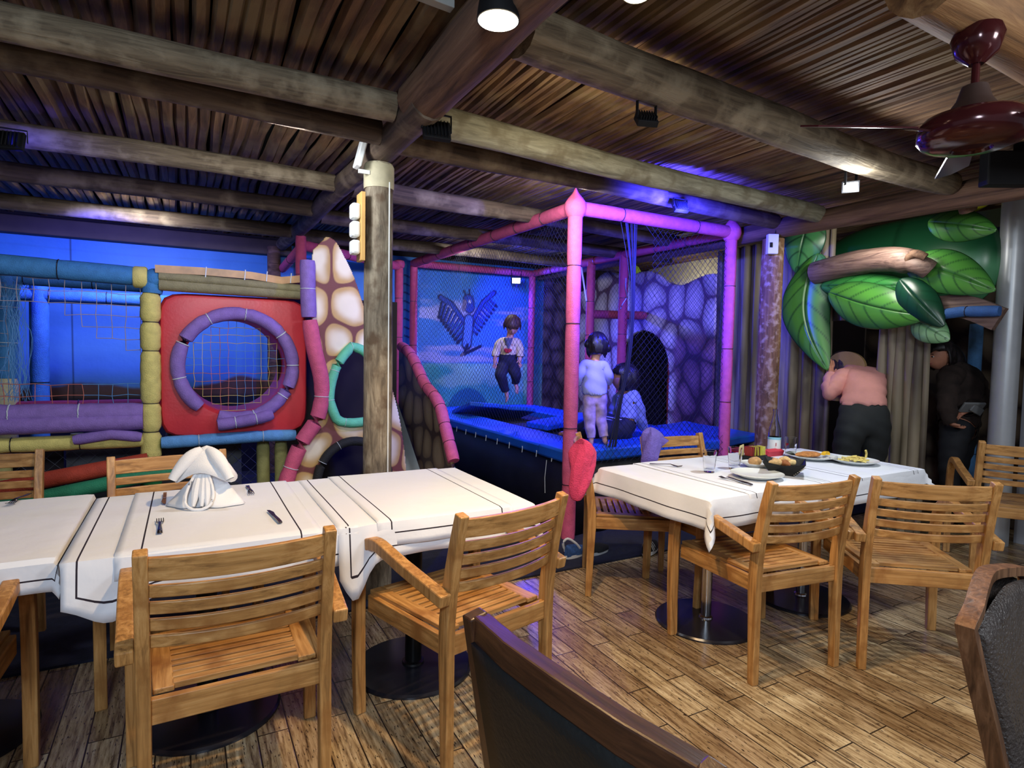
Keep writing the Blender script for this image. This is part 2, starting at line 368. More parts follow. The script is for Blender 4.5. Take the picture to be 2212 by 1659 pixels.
def paintmesh(name, nu, nv, posf, colf, mat, parent=None, smooth=True, mask=None):
    u, v = np.meshgrid(np.linspace(0, 1, nu), np.linspace(0, 1, nv)); p = posf(u, v).reshape(-1, 3)
    idx = np.arange(nu*nv).reshape(nv, nu); f = np.stack([idx[:-1, :-1], idx[:-1, 1:], idx[1:, 1:], idx[1:, :-1]], -1).reshape(-1, 4)
    if mask is not None:
        mk = mask(u, v); mm = (mk[:-1, :-1] & mk[:-1, 1:] & mk[1:, 1:] & mk[1:, :-1]).reshape(-1); f = f[mm]
    c = colf(u, v).reshape(-1, 3)
    used = np.unique(f); re_ = -np.ones(nu*nv, int); re_[used] = np.arange(len(used)); f = re_[f]; p = p[used]; c = c[used]
    me = bpy.data.meshes.new(name); me.from_pydata(p.tolist(), [], f.tolist())
    at = me.color_attributes.new('Col', 'FLOAT_COLOR', 'POINT'); at.data.foreach_set('color', np.concatenate([c, np.ones((len(c), 1))], 1).astype(np.float32).ravel())
    me.materials.append(mat)
    if smooth: me.polygons.foreach_set('use_smooth', [True]*len(me.polygons))
    o = bpy.data.objects.new(name, me); COL.objects.link(o)
    if parent: o.parent = parent
    return o
rs = np.random.RandomState(5)
_g = rs.rand(64, 64)
def vnoise(x, y):
    x = np.mod(x, 64); y = np.mod(y, 64); xi = x.astype(int); yi = y.astype(int); fx = x-xi; fy = y-yi; fx = fx*fx*(3-2*fx); fy = fy*fy*(3-2*fy)
    a = _g[yi % 64, xi % 64]; b = _g[yi % 64, (xi+1) % 64]; c = _g[(yi+1) % 64, xi % 64]; d = _g[(yi+1) % 64, (xi+1) % 64]
    return (a*(1-fx)+b*fx)*(1-fy)+(c*(1-fx)+d*fx)*fy
def fbm(x, y): return (vnoise(x, y)+.5*vnoise(2*x+9, 2*y+5)+.25*vnoise(4*x+3, 4*y+7))/1.75
def lerp3(a, b, t): return np.array(a)*(1-t[..., None])+np.array(b)*t[..., None]
def sstep(a, b, x): t = np.clip((x-a)/(b-a), 0, 1); return t*t*(3-2*t)
def stones(x, y, size, grout, cols, seed=1, width=.14):
    """rounded painted boulders with dark seams"""
    r = np.random.RandomState(seed); jx = r.rand(80, 80)*.7+.15; jy = r.rand(80, 80)*.7+.15; jc = r.rand(80, 80)
    X = x/size+20+.22*vnoise(x*4, y*4); Y = y/(size*1.15)+20+.22*vnoise(x*4+8, y*4+3)
    xi = np.floor(X).astype(int); yi = np.floor(Y).astype(int); D = []; Cc = []
    for dx in (-2, -1, 0, 1, 2):
        for dy in (-2, -1, 0, 1, 2):
            a = (xi+dx) % 80; b = (yi+dy) % 80; D.append(np.hypot(X-(xi+dx)-jx[b, a], Y-(yi+dy)-jy[b, a])); Cc.append(jc[b, a])
    D = np.stack(D); Cc = np.stack(Cc); i1 = D.argmin(0)[None]; f1 = np.take_along_axis(D, i1, 0)[0]; cc = np.take_along_axis(Cc, i1, 0)[0]
    K = 7.0; S = np.exp(-K*(D-f1)).sum(0)-1; e = np.clip(-np.log(np.maximum(S, 1e-9))/K, 0, 2)
    t = sstep(width*.55, width*1.0, e)
    st = lerp3(cols[0], cols[1], sstep(width, .55, e+.25*(fbm(x*9, y*9)-.5)))
    st = st*(.88+.24*cc[..., None])
    return np.array(grout)*(1-t[..., None])+st*t[..., None]
# ================================================================== SETTING
fl = struct(obj('floor', box(B(), (1.0, 2.6, -.05), (12.5, 11.4, .1)), floor_mat(), smooth=False))
WY = 7.25   # back wall
def mural():
    x0, x1 = -4.2, 5.06; nu, nv = 760, 240
    def P(u, v): x = x0+(x1-x0)*u; return np.stack([x, np.full_like(x, WY)+0*x, 2.56*v], -1)
    def wpt(px, py): q = ony(px, py, WY); return (q.x, q.z)
    def C(u, v):
        x = x0+(x1-x0)*u; z = 2.56*v
        sky = lerp3(srgb(92, 156, 214), srgb(58, 130, 200), sstep(.6, 2.4, z))
        sky = lerp3(sky, srgb(120, 178, 226), sstep(.52, .7, fbm(x*1.2, z*5))*.7) if False else sky
        st = sstep(.55, .72, fbm(x*1.3+4, z*7))*sstep(2.2, 2.6, x)*sstep(2.3, 1.9, z)
        sky = sky*(1-.7*st[..., None])+np.array(srgb(206, 196, 224))*.7*st[..., None]
        left = sstep(2.0, 1.9, x)
        # dunes of the left part
        h = .93+.03*np.sin(x*2.1)+.10*np.exp(-((x-.55)/.28)**2)+.09*np.exp(-((x+.85)/.35)**2)+.05*fbm(x*6, x*0)
        dn = sstep(h+.01, h-.03, z)*left
        dc = lerp3(srgb(104, 72, 66), srgb(14, 16, 40), sstep(.90, .84, z))
        sky = sky*(1-dn[..., None])+dc*dn[..., None]
        # sea of the right part
        hz = wpt(1000, 785)[1]
        sea = lerp3(srgb(96, 190, 190), srgb(60, 160, 150), fbm(x*3, z*6)); foam_ = sstep(.5, .7, fbm(x*2.2+3, z*4+1))
        sea = sea*(1-.55*foam_[..., None])+np.array(srgb(186, 226, 196))*.55*foam_[..., None]
        s = sstep(hz+.01, hz-.01, z)*sstep(1.9, 2.0, x)
        c = sky*(1-s[..., None])+sea*s[..., None]
        q = wpt(1010, 905); hill = sstep(1.02, .95, np.hypot((x-q[0])/.33, (z-q[1])/.42))
        c = c*(1-.8*hill[..., None])+np.array(srgb(24, 96, 150))*.8*hill[..., None]
        # dark rock painted at the right end
        rk = sstep(4.42, 4.46, x); c = c*(1-rk[..., None])+stones(x, z, .22, srgb(44, 26, 34), (srgb(70, 52, 60), srgb(108, 88, 96)))*rk[..., None]
        te = sstep(4.26, 4.28, x)*sstep(4.44, 4.42, x); c = c*(1-.6*te[..., None])+np.array(srgb(22, 84, 110))*.6*te[..., None]
        # board joints
        for xx in (-.98, -2.6, 1.1): c = c*(1-.75*(np.abs(x-xx) < .008)[..., None]*(z > .5)[..., None])
        pl = sstep(.012, .004, np.abs(z-2.32-.012*np.sin(x*3)))*sstep(1.2, 1.0, x); c = c*(1-.10*pl[..., None])
        c = c*(.9+.2*fbm(x*5, z*5))[..., None]
        # a generic blue bird in flight and a feathery blue hill shape beside the post
        def stroke(pts, w, col, al=1.):
            nonlocal c
            W_ = [wpt(*p) for p in pts]
            for (ax, az), (bx, bz) in zip(W_, W_[1:]):
                lx = max(abs(bx-ax), 1e-9); dx, dz = bx-ax, bz-az; t = np.clip(((x-ax)*dx+(z-az)*dz)/(dx*dx+dz*dz+1e-12), 0, 1)
                d = np.hypot(x-ax-t*dx, z-az-t*dz); m_ = sstep(w*1.15, w*.85, d)[..., None]*al; c = c*(1-m_)+np.array(srgb(*col))*m_
        nb = (18, 26, 74); mb = (44, 76, 170); lb = (96, 140, 216)
        for k in range(9):   # wing feathers
            a = k/8; stroke([(955+58*a, 652+60*a), (948+40*a, 672+78*a*.7+14)], .022, nb); stroke([(958+56*a, 652+58*a), (952+40*a, 670+74*a*.7+10)], .012, mb)
            stroke([(1016+36*a, 706-64*a), (1030+42*a, 722-60*a)], .022, nb); stroke([(1016+36*a, 705-64*a), (1028+40*a, 718-60*a)], .012, mb)
        stroke([(951, 642), (975, 656), (1000, 690), (1012, 712)], .040, nb); stroke([(953, 643), (976, 658), (1001, 692), (1012, 712)], .026, mb)
        stroke([(1068, 632), (1044, 652), (1022, 690), (1014, 712)], .036, nb); stroke([(1066, 633), (1044, 653), (1022, 690)], .022, mb)
        stroke([(1013, 690), (1011, 715), (1008, 745)], .075, nb); stroke([(1013, 690), (1011, 715), (1008, 742)], .055, lb)
        stroke([(1010, 745), (1002, 765), (1022, 756), (1038, 748)], .022, nb); stroke([(1000, 765), (996, 768)], .02, (120, 110, 120))
        stroke([(1012, 648), (1014, 664)], .082, nb); stroke([(1012, 648), (1014, 664)], .064, mb); stroke([(1004, 652), (1002, 668)], .03, (128, 118, 140))
        stroke([(1014, 650), (1015, 652)], .018, (220, 220, 235)); stroke([(1005, 634), (1002, 628)], .014, nb); stroke([(1014, 634), (1014, 626)], .014, nb)
        for k in range(9):   # plume shapes near the pole
            a = k/8; stroke([(872, 590+a*150), (888+10*math.sin(a*5), 600+a*150)], .075, (52, 118, 190)); stroke([(874, 594+a*150), (897, 606+a*146)], .012, (16, 40, 96))
        return np.clip(c, 0, 1)
    return paintmesh('wall_back', nu, nv, P, C, PAINT, smooth=False)
struct(mural())
bb = B(); box(bb, (1.6, WY+.08, 1.36), (11.8, .1, 2.8)); struct(obj('wall_back_board', bb, DARKW, smooth=False))
struct(obj('wall_left', box(B(), (-4.25, 4.9, 1.3), (.1, 4.8, 2.6)), plain('blue_side_wall', srgb(70, 120, 190), .7, 0, .1), smooth=False))
# roof: boards above, peeled poles below
struct(obj('ceiling_boards', box(B(), (1.5, 2.8, 2.76), (12.5, 10.2, .06)), plain('roof_underlay', (.01, .009, .008), .95, 0, .2), smooth=False))
def roof_poles():
    bm = B(); x = -4.2
    while x < 6.2:
        r = random.uniform(.030, .038) if x < .95 else random.uniform(.016, .026)
        pts = []; ph = random.random()*9; am = random.uniform(.006, .017)*(1 if x < .95 else .7); dz = random.uniform(-.008, .008); lean = random.uniform(-.025, .025)
        for k in range(25):
            y = -1.9+9.3*k/24; pts.append((x+r+am*math.sin(ph+y*2.3)+am*.6*math.sin(ph*3+y*5.1)+lean*(y-3)/6, y, 2.665+dz+.006*math.sin(y*3+ph)))
        tube(bm, pts, [r*(1+.09*math.sin(ph+k*1.3)) for k in range(25)], 6, cap=False)
        x += 2*r*random.uniform(.86, .98)
    return bm
struct(obj('ceiling', roof_poles(), grain('peeled_roof_poles', [srgb(34, 23, 16), srgb(94, 66, 45), srgb(142, 110, 76)], 'y', 1.3, 17, .75, .5, patch=2.6, patch_col=srgb(120, 100, 70))))
def log(name, p0, p1, r0, r1, mat, label, cat='beam', bow=(0, 0), group=None, n=14, knots=True, seed=0):
    p0, p1 = Vector(p0), Vector(p1); L = (p1-p0).length; rnd = random.Random(seed+int(L*1000)); ns = max(8, int(L*7)); bm = B(); rows = []
    ph = [rnd.random()*6 for _ in range(5)]
    for i in range(ns+1):
        t = i/ns; x = L*t; r = r0+(r1-r0)*t; cy = bow[0]*math.sin(math.pi*t)+.006*math.sin(x*3+ph[0]); cz = bow[1]*math.sin(math.pi*t)+.006*math.sin(x*2.3+ph[1])
        row = []
        for j in range(n):
            a = 2*math.pi*j/n; rr = r*(1+.045*math.sin(2*a+ph[2]+x*1.4)+.03*math.sin(3*a+x*3.1+ph[3])+.02*math.sin(x*9+ph[4]))
            row.append(bm.verts.new((x, cy+rr*math.cos(a), cz+rr*math.sin(a))))
        rows.append(row)
    for a, b in zip(rows, rows[1:]):
        for j in range(n): bm.faces.new((a[j], a[(j+1) % n], b[(j+1) % n], b[j]))
    bm.faces.new(rows[0][::-1]); bm.faces.new(rows[-1])
    o = obj(name, bm, mat); o.location = p0; d = (p1-p0).normalized()
    o.rotation_euler = d.to_track_quat('X', 'Z').to_euler(); tag(o, label, cat, group); return o
GX, PX_, PY_ = .936, .936, 3.27
# girder over the post, in two lengths
log('girder_log', (GX, -1.2, 2.53), (GX-.01, 2.62, 2.50), .125, .10, LOGR, 'thick dark brown girder log above the round warm downlight', seed=3)
log('girder_log', (GX, 2.50, 2.47), (GX, 7.15, 2.52), .075, .06, LOGD, 'girder log on top of the wooden post, running back to the blue wall', seed=5)
G1 = 'round roof logs over the left bay'; G2 = 'round roof logs over the right bay'
log('roof_log', (-4.1, 2.64, 2.50), (GX-.09, 2.72, 2.50), .072, .066, LOG, 'thick pale roof log, front one over the left tables', group=G1, seed=1)
log('roof_log', (-4.1, 2.90, 2.50), (GX-.07, 3.02, 2.49), .070, .062, LOGD, 'darker roof log lying right behind the front pale log on the left', group=G1, seed=2)
log('roof_log', (-4.1, 4.00, 2.50), (GX-.06, 4.12, 2.50), .070, .06, LOG, 'roof log on the left carrying the blue floodlight', group=G1, seed=4)
log('roof_log', (-4.1, 5.0, 2.50), (GX-.05, 4.98, 2.50), .070, .062, LOGD, 'roof log in the left bay, second from the blue wall', group=G1, seed=6)
log('roof_log', (-4.1, 6.02, 2.50), (GX-.05, 6.06, 2.50), .075, .062, LOGD, 'roof log in the left bay nearest the blue wall', group=G1, seed=7)
log('roof_log', (1.02, 1.84, 2.50), (4.2, 2.04, 2.50), .088, .075, LOG, 'thick cracked roof log with a small black floodlight, ending at the white light', group=G2, bow=(0, -.03), seed=8)
log('roof_log', (1.0, 2.74, 2.485), (4.22, 2.93, 2.48), .072, .064, grain('pale_grey_log', [srgb(92, 88, 74), srgb(148, 144, 124), srgb(180, 176, 156)], 'x', 3.2, 26, .85, 1.0, patch=8, patch_col=srgb(120, 112, 92)), 'pale grey roof log starting at the black floodlight by the post', group=G2, seed=9)  # paler, greyer wood tone than the neighbouring logs
log('roof_log', (GX+.06, 3.10, 2.50), (4.22, 3.32, 2.50), .066, .06, LOGD, 'dark roof log under the pale grey one, blue lit at its far end', group=G2, seed=10)
log('roof_log', (GX+.06, 4.13, 2.50), (4.22, 4.40, 2.50), .066, .056, LOGD, 'roof log over the front of the trampoline cage', group=G2, seed=11)
log('roof_log', (GX+.06, 5.20, 2.50), (4.9, 5.24, 2.50), .064, .056, LOGD, 'roof log over the middle of the trampoline cage', group=G2, seed=12)
log('roof_log', (GX+.06, 6.15, 2.50), (4.9, 6.15, 2.50), .064, .056, LOGD, 'roof log over the back of the trampoline cage', group=G2, seed=13)
log('roof_log', (1.9, 1.02, 2.51), (4.7, 1.05, 2.50), .11, .10, grain('orange_brown_log', [srgb(70, 46, 28), srgb(140, 100, 62), srgb(186, 146, 98)], 'x', 1.4, 18, .7, .5), 'orange brown roof log that the ceiling fan hangs from', seed=14)
log('edge_beam', (4.30, .6, 2.43), (4.30, 7.1, 2.47), .085, .075, LOGR, 'long reddish edge beam on the side post in front of the green leaves', seed=15)
bm = B(); box(bm, (-1.6, WY-.08, 2.50), (5.3, .14, .16)); tag(obj('wall_plate_plank', bm, plain('brown_plank', srgb(74, 62, 54), .8, 0, .2, 5), smooth=False, bevel=.01), 'flat brown plank along the top of the blue wall', 'plank')
# posts
def post(name, x, y, z1, r, mat, label, lean=0, n=16, capz=None, seed=1):
    rnd = random.Random(seed); bm = B(); rows = []
    for i in range(25):
        t = i/24; z = z1*t; row = []
        for j in range(n):
            a = 2*math.pi*j/n; rr = r*(1+.03*math.sin(2*a+z*2)+.015*math.sin(3*a+z*7)+(.10*max(0, .25-t)*4))
            row.append(bm.verts.new((rr*math.cos(a)+lean*z, rr*math.sin(a), z)))
        rows.append(row)
    for a, b in zip(rows, rows[1:]):
        for j in range(n): bm.faces.new((a[j], a[(j+1) % n], b[(j+1) % n], b[j]))
    bm.faces.new(rows[0][::-1]); bm.faces.new(rows[-1]); o = obj(name, bm, mat, loc=(x, y, 0)); tag(o, label, 'post'); return o
pst = post('wooden_post', PX_, PY_, 2.40, .077, LOGZ, 'round wooden post behind the tables holding up the roof girder')
bm = B(); lathe(bm, [(.0805, 2.27), (.082, 2.29), (.082, 2.39), (.074, 2.405)], 20); o = obj('unbarked_top', bm, plain('bare_pale_wood', srgb(186, 178, 148), .7, 0, .15, 20), pst); o['label'] = 'pale bare wood at the top'
bm = B(); tube(bm, [(.082*math.cos(-1.1), .082*math.sin(-1.1), .3), (.082*math.cos(-1.1), .082*math.sin(-1.1), 2.3)], .004, 6); obj('cable', bm, WHITEP, pst)
post('wooden_post', 4.30, 3.38, 2.37, .085, LOGP, 'peeling bark post under the edge beam beside the white switch box', seed=4)
post('wooden_post', .86, 7.08, 2.50, .07, LOGR, 'dark post in the corner of the blue wall behind the stone panel', seed=6)
# white round metal column and wall at the side
cx, cy = 5.42, 2.17
bm = B(); lathe(bm, [(.083, 0), (.083, 2.6)], 28, (cx, cy, 0)); o = obj('metal_column', bm, STEELC); tag(o, 'round light grey metal column at the side of the room', 'column')
bm = B(); box(bm, (cx+.18, cy-.10, 1.3), (.05, .09, 2.6)); box(bm, (cx+.27, cy-.18, 1.3), (.03, .03, 2.6)); tag(obj('metal_door_frame', bm, GREYW, smooth=False, bevel=.004), 'pale grey metal frame right beside the round column', 'frame')
struct(obj('wall_right', box(B(), (6.15, 1.2, 1.3), (.1, 3.0, 2.6)), plain('dark_side_wall', srgb(52, 48, 50), .9, 0, .3), smooth=False))
struct(obj('wall_right_back', box(B(), (7.1, 5.0, 1.3), (.1, 5.2, 2.6)), DARKW, smooth=False))
# floor mat under the play area
bm = B(); bmesh.ops.create_cube(bm, size=1, matrix=Matrix.Translation((1.0, 5.18, .006)) @ Matrix.Diagonal((9.4, 4.1, .012, 1)))
tag(obj('floor_mat', bm, MATB, smooth=False), 'dark navy floor mat under the play area and behind the tables', 'mat')
# ---------------------------------------------------------------- painted stone wall with an arched opening, bark walls
XS = 5.0
def stonewall():
    def P(u, v): y = 4.58+2.67*u; return np.stack([np.full_like(y, XS), y, 2.56*v], -1)
    def C(u, v):
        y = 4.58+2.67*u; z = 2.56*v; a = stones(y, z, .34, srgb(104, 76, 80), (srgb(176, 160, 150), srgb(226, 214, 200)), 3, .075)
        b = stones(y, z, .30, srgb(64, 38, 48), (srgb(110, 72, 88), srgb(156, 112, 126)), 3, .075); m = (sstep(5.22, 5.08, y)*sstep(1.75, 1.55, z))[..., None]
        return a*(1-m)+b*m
    def MK(u, v):
        y = 4.58+2.67*u; z = 2.56*v; top = 2.34+.12*np.sin(y*2.2+.4)+.05*np.sin(y*7)
        return ~((np.abs(y-5.72) < .47*np.sqrt(np.clip(1-np.clip((z-1.2)/.48, 0, 1)**2, 0, 1))) & (z < 1.68) & (z > .12)) & (z < top)
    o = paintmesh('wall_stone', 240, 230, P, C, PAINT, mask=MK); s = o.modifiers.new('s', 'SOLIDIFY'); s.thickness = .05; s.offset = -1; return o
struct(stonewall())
bm = B(); box(bm, (6.0, 5.6, 2.46), (.06, 2.4, .50)); o = obj('pale_awning_panel', bm, plain('pale_cream_panel', srgb(214, 206, 176), .7, 0, .1), smooth=False); tag(o, 'pale cream panel glimpsed above the painted stone wall', 'panel')
bm = B(); tube(bm, [(5.10, 6.05, 2.47), (5.05, 6.35, 2.34)], [.09, .04], 8); tag(obj('green_leaf_tip', bm, plain('lime_leaf', srgb(150, 190, 60), .5)), 'lime green leaf tip over the stone wall', 'leaf')
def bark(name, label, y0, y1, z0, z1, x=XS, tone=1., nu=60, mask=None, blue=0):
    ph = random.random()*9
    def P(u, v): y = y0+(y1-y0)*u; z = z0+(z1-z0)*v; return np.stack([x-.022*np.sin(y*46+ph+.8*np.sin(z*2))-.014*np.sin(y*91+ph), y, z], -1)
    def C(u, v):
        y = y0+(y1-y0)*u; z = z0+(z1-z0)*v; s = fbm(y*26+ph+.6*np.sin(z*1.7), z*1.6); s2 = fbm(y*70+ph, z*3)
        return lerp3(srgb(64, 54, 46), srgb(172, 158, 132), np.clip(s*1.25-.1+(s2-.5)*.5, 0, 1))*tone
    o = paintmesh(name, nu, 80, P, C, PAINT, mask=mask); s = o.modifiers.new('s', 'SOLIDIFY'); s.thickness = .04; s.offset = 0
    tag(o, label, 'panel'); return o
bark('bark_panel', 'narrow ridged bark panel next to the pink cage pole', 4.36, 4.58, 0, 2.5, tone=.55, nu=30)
bark('bark_panel', 'ridged grey bark panel between the cage and the peeling post, blue tinted', 3.98, 4.35, 0, 2.5, XS-.03, 1.0, 50)
bark('bark_panel', 'ridged bark panel behind the tall hanging leaf', 3.30, 3.97, 0, 2.6, XS, 1.0, 80)
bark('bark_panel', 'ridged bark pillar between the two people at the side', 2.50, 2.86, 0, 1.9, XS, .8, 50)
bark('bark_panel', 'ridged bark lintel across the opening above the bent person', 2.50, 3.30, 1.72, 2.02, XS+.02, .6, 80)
# ================================================================== LAMPS AND FITTINGS ON THE ROOF
def disc_lamp(label, p, r, aim, em, body, drop=.10):
    t = thing('ceiling_spotlight', label, 'lamp', p, 0, None); d = (Vector(aim)-Vector(p)).normalized(); q = d.to_track_quat('-Z', 'Y')
    bm = B(); lathe(bm, [(r*.35, .16), (r*.75, .12), (r, .02), (r*1.05, -.012), (r*.97, -.012), (r*.93, .0), (.0, .004)], 28, cap=False); h = obj('housing', bm, body, t)
    bm = B(); lathe(bm, [(r*.98, -.013), (r*.6, -.017), (0, -.018)], 28, cap=False); l = obj('lens', bm, em, t)
    for o in (h, l): o.rotation_euler = q.to_euler()
    bm = B(); tube(bm, [(0, 0, .12), (0, 0, 2.64-p[2])], .012, 8); obj('stem', bm, body, t); return t
disc_lamp('glowing round warm downlight under the thick girder log', (.835, 1.655, 2.405), .062, (.835, 1.66, 0), E_WARM, BLACKP)
disc_lamp('tilted round spotlight at the top edge of the ceiling', (1.13, 1.37, 2.44), .050, (.95, 1.0, 1.2), E_WARM, plain('grey_lamp', srgb(120, 116, 104), .5))
def flood(label, p, aim, lit=None, s=.11, top=2.46, bodym=BLACKP):
    t = thing('floodlight', label, 'floodlight', p, 0, None); d = (Vector(aim)-Vector(p)).normalized(); q = d.to_track_quat('-Z', 'Y').to_matrix().to_4x4()
    def tb(bm): bmesh.ops.transform(bm, matrix=q, verts=bm.verts); return bm
    bm = B(); box(bm, (0, 0, 0), (s, s*.72, .025))
    for k in range(7): box(bm, (-s*.38+k*s*.127, 0, .02), (.004, s*.6, .02))
    obj('housing', tb(bm), bodym, t, smooth=False, bevel=.002)
    bm = B(); box(bm, (0, 0, -.014), (s*.8, s*.52, .004)); obj('lens', tb(bm), lit or plain('dark_lens', (.01, .01, .012), .3), t, smooth=False)
    bm = B(); z = top-p[2]; w = s*.56
    sweep(bm, [(-w, 0, 0), (-w, 0, z), (w, 0, z), (w, 0, 0)], (0, 1, 0), .014, .004); obj('bracket', bm, bodym, t, smooth=False); return t
flood('black floodlight at the start of the pale roof log beside the post', (1.0, 2.58, 2.385), (1.25, 4.6, 1.7), s=.125)
flood('small black floodlight on a bracket under the cracked roof log', (1.63, 1.90, 2.335), (2.0, 3.0, 1.2), s=.085)
flood('white hot floodlight shining straight at the room by the cracked roof log', (3.19, 2.03, 2.33), (.4, .1, 1.5), E_WHITE, .085, 2.44)
flood('blue floodlight hanging from a log at the left edge', (-.76, 3.86, 2.40), (.0, 7.0, 1.4), E_BLUE2, .13, 2.46)
flood('black blue-lit floodlight on the log above the pink cage rail', (3.0, 3.12, 2.415), (3.25, 4.8, 1.4), E_BLUE2, .11, 2.47)
flood('bright blue floodlight in front of the painted wall above the jumping child', (3.85, 6.98, 2.34), (1.0, 1.2, 1.35), E_BLUE, .13, 2.47)
def strip(label, a, b, w=.04):
    t = (Vector(b)-Vector(a)); bm = B(); sweep(bm, [a, b], (0, 1, 0), w, .03); return tag(obj('light_channel', bm, plain('pale_grey_channel', srgb(150, 150, 146), .5), smooth=False, bevel=.003), label, 'cable channel')
strip('pale straight channel running into the thick girder log', (.1, 1.93, 2.60), (.83, 2.0, 2.60))
strip('pale strip beside the orange brown log near the fan', (1.2, 1.16, 2.60), (2.4, 1.13, 2.59), .03)
# white boxes on the post
t = thing('electrical_board', 'wooden board with three white boxes on the side of the post', 'switch board', (PX_-.105, PY_-.03, 1.92))
bm = B(); box(bm, (0, 0, .13), (.022, .10, .36)); obj('board', bm, plain('raw_pine', srgb(212, 166, 96), .6), t, smooth=False, bevel=.002)
for k in range(3):
    bm = B(); box(bm, (-.033, 0, .02+k*.095), (.045, .075, .082 if k else .075)); obj('box', bm, WHITEP, t, smooth=False, bevel=.012)
t = thing('wall_speaker', 'slanted white box lamp beside the top of the post', 'lamp', (PX_-.115, PY_-.05, 2.40))
bm = B(); box(bm, (0, 0, .03), (.03, .08, .15), ry=.25); obj('housing', bm, WHITEP, t, smooth=False, bevel=.006)
bm = B(); box(bm, (.02, 0, -.06), (.06, .012, .02)); obj('bracket', bm, WHITEP, t, smooth=False)
t = thing('switch_box', 'small white switch box beside the peeling post', 'switch', (4.2, 3.31, 2.31)); t.rotation_euler.z = -.5
bm = B(); box(bm, (0, 0, 0), (.085, .05, .16)); obj('case', bm, WHITEP, t, smooth=False, bevel=.006)
bm = B(); box(bm, (-.02, -.028, -.01), (.02, .01, .04)); obj('switch_toggle', bm, BLACKP, t, smooth=False)
bm = B(); tube(bm, [(.02, 0, .08), (.03, 0, .14), (.06, .03, .18)], .004, 5); obj('cable', bm, BLACKP, t)
# television
t = thing('television', 'black television box under the edge of the roof at the right', 'television', tuple(atd(2215, 366, 3.4))); t.rotation_euler.z = -.55
bm = B(); box(bm, (0, 0, 0), (.46, .08, .19)); obj('case', bm, BLACKP, t, smooth=False, bevel=.008)
bm = B(); box(bm, (0, .02, .2), (.08, .05, .24)); obj('mount', bm, BLACKM, t, smooth=False)
# ceiling fan
def fan():
    t = thing('ceiling_fan', 'glossy maroon ceiling fan with thin blades hanging from the orange log', 'ceiling fan', (2.14, .98, 0))
    bm = B(); lathe(bm, [(.062, 2.41), (.070, 2.385), (.055, 2.335), (.02, 2.305)], 24); obj('canopy', bm, FANM, t)
    bm = B(); lathe(bm, [(.011, 2.19), (.011, 2.42)], 12); obj('downrod', bm, FANM, t)
    bm = B(); lathe(bm, [(.018, 2.245), (.034, 2.24), (.046, 2.20), (.07, 2.165), (.10, 2.15)], 24); obj('skirt', bm, FAND, t)
    bm = B(); lathe(bm, [(.0, 2.058), (.05, 2.058), (.055, 2.05), (.10, 2.056), (.13, 2.068), (.145, 2.088), (.145, 2.125), (.13, 2.145), (.09, 2.155)], 32); obj('motor_housing', bm, FANM, t)
    for k in range(3):
        a = math.radians(151+120*k); d = Vector((math.cos(a), math.sin(a), 0)); s = Vector((-d.y, d.x, 0)); s = (s*math.cos(.34)-Vector((0, 0, 1))*math.sin(.34))
        bm = B(); sweep(bm, [d*.10+Vector((0, 0, 2.10)), d*.2+Vector((0, 0, 2.11))], s, .05, .006); obj('blade_arm', bm, FANM, t, smooth=False)
        bm = B(); vs = [bm.verts.new(q+Vector((0, 0, 2.113))) for q in (d*.19+s*.04, d*.50+s*.055, d*.53, d*.50-s*.055, d*.19-s*.035)]; bm.faces.new(vs); obj('blade', bm, FANM, t, smooth=False, solid=.005)
fan()
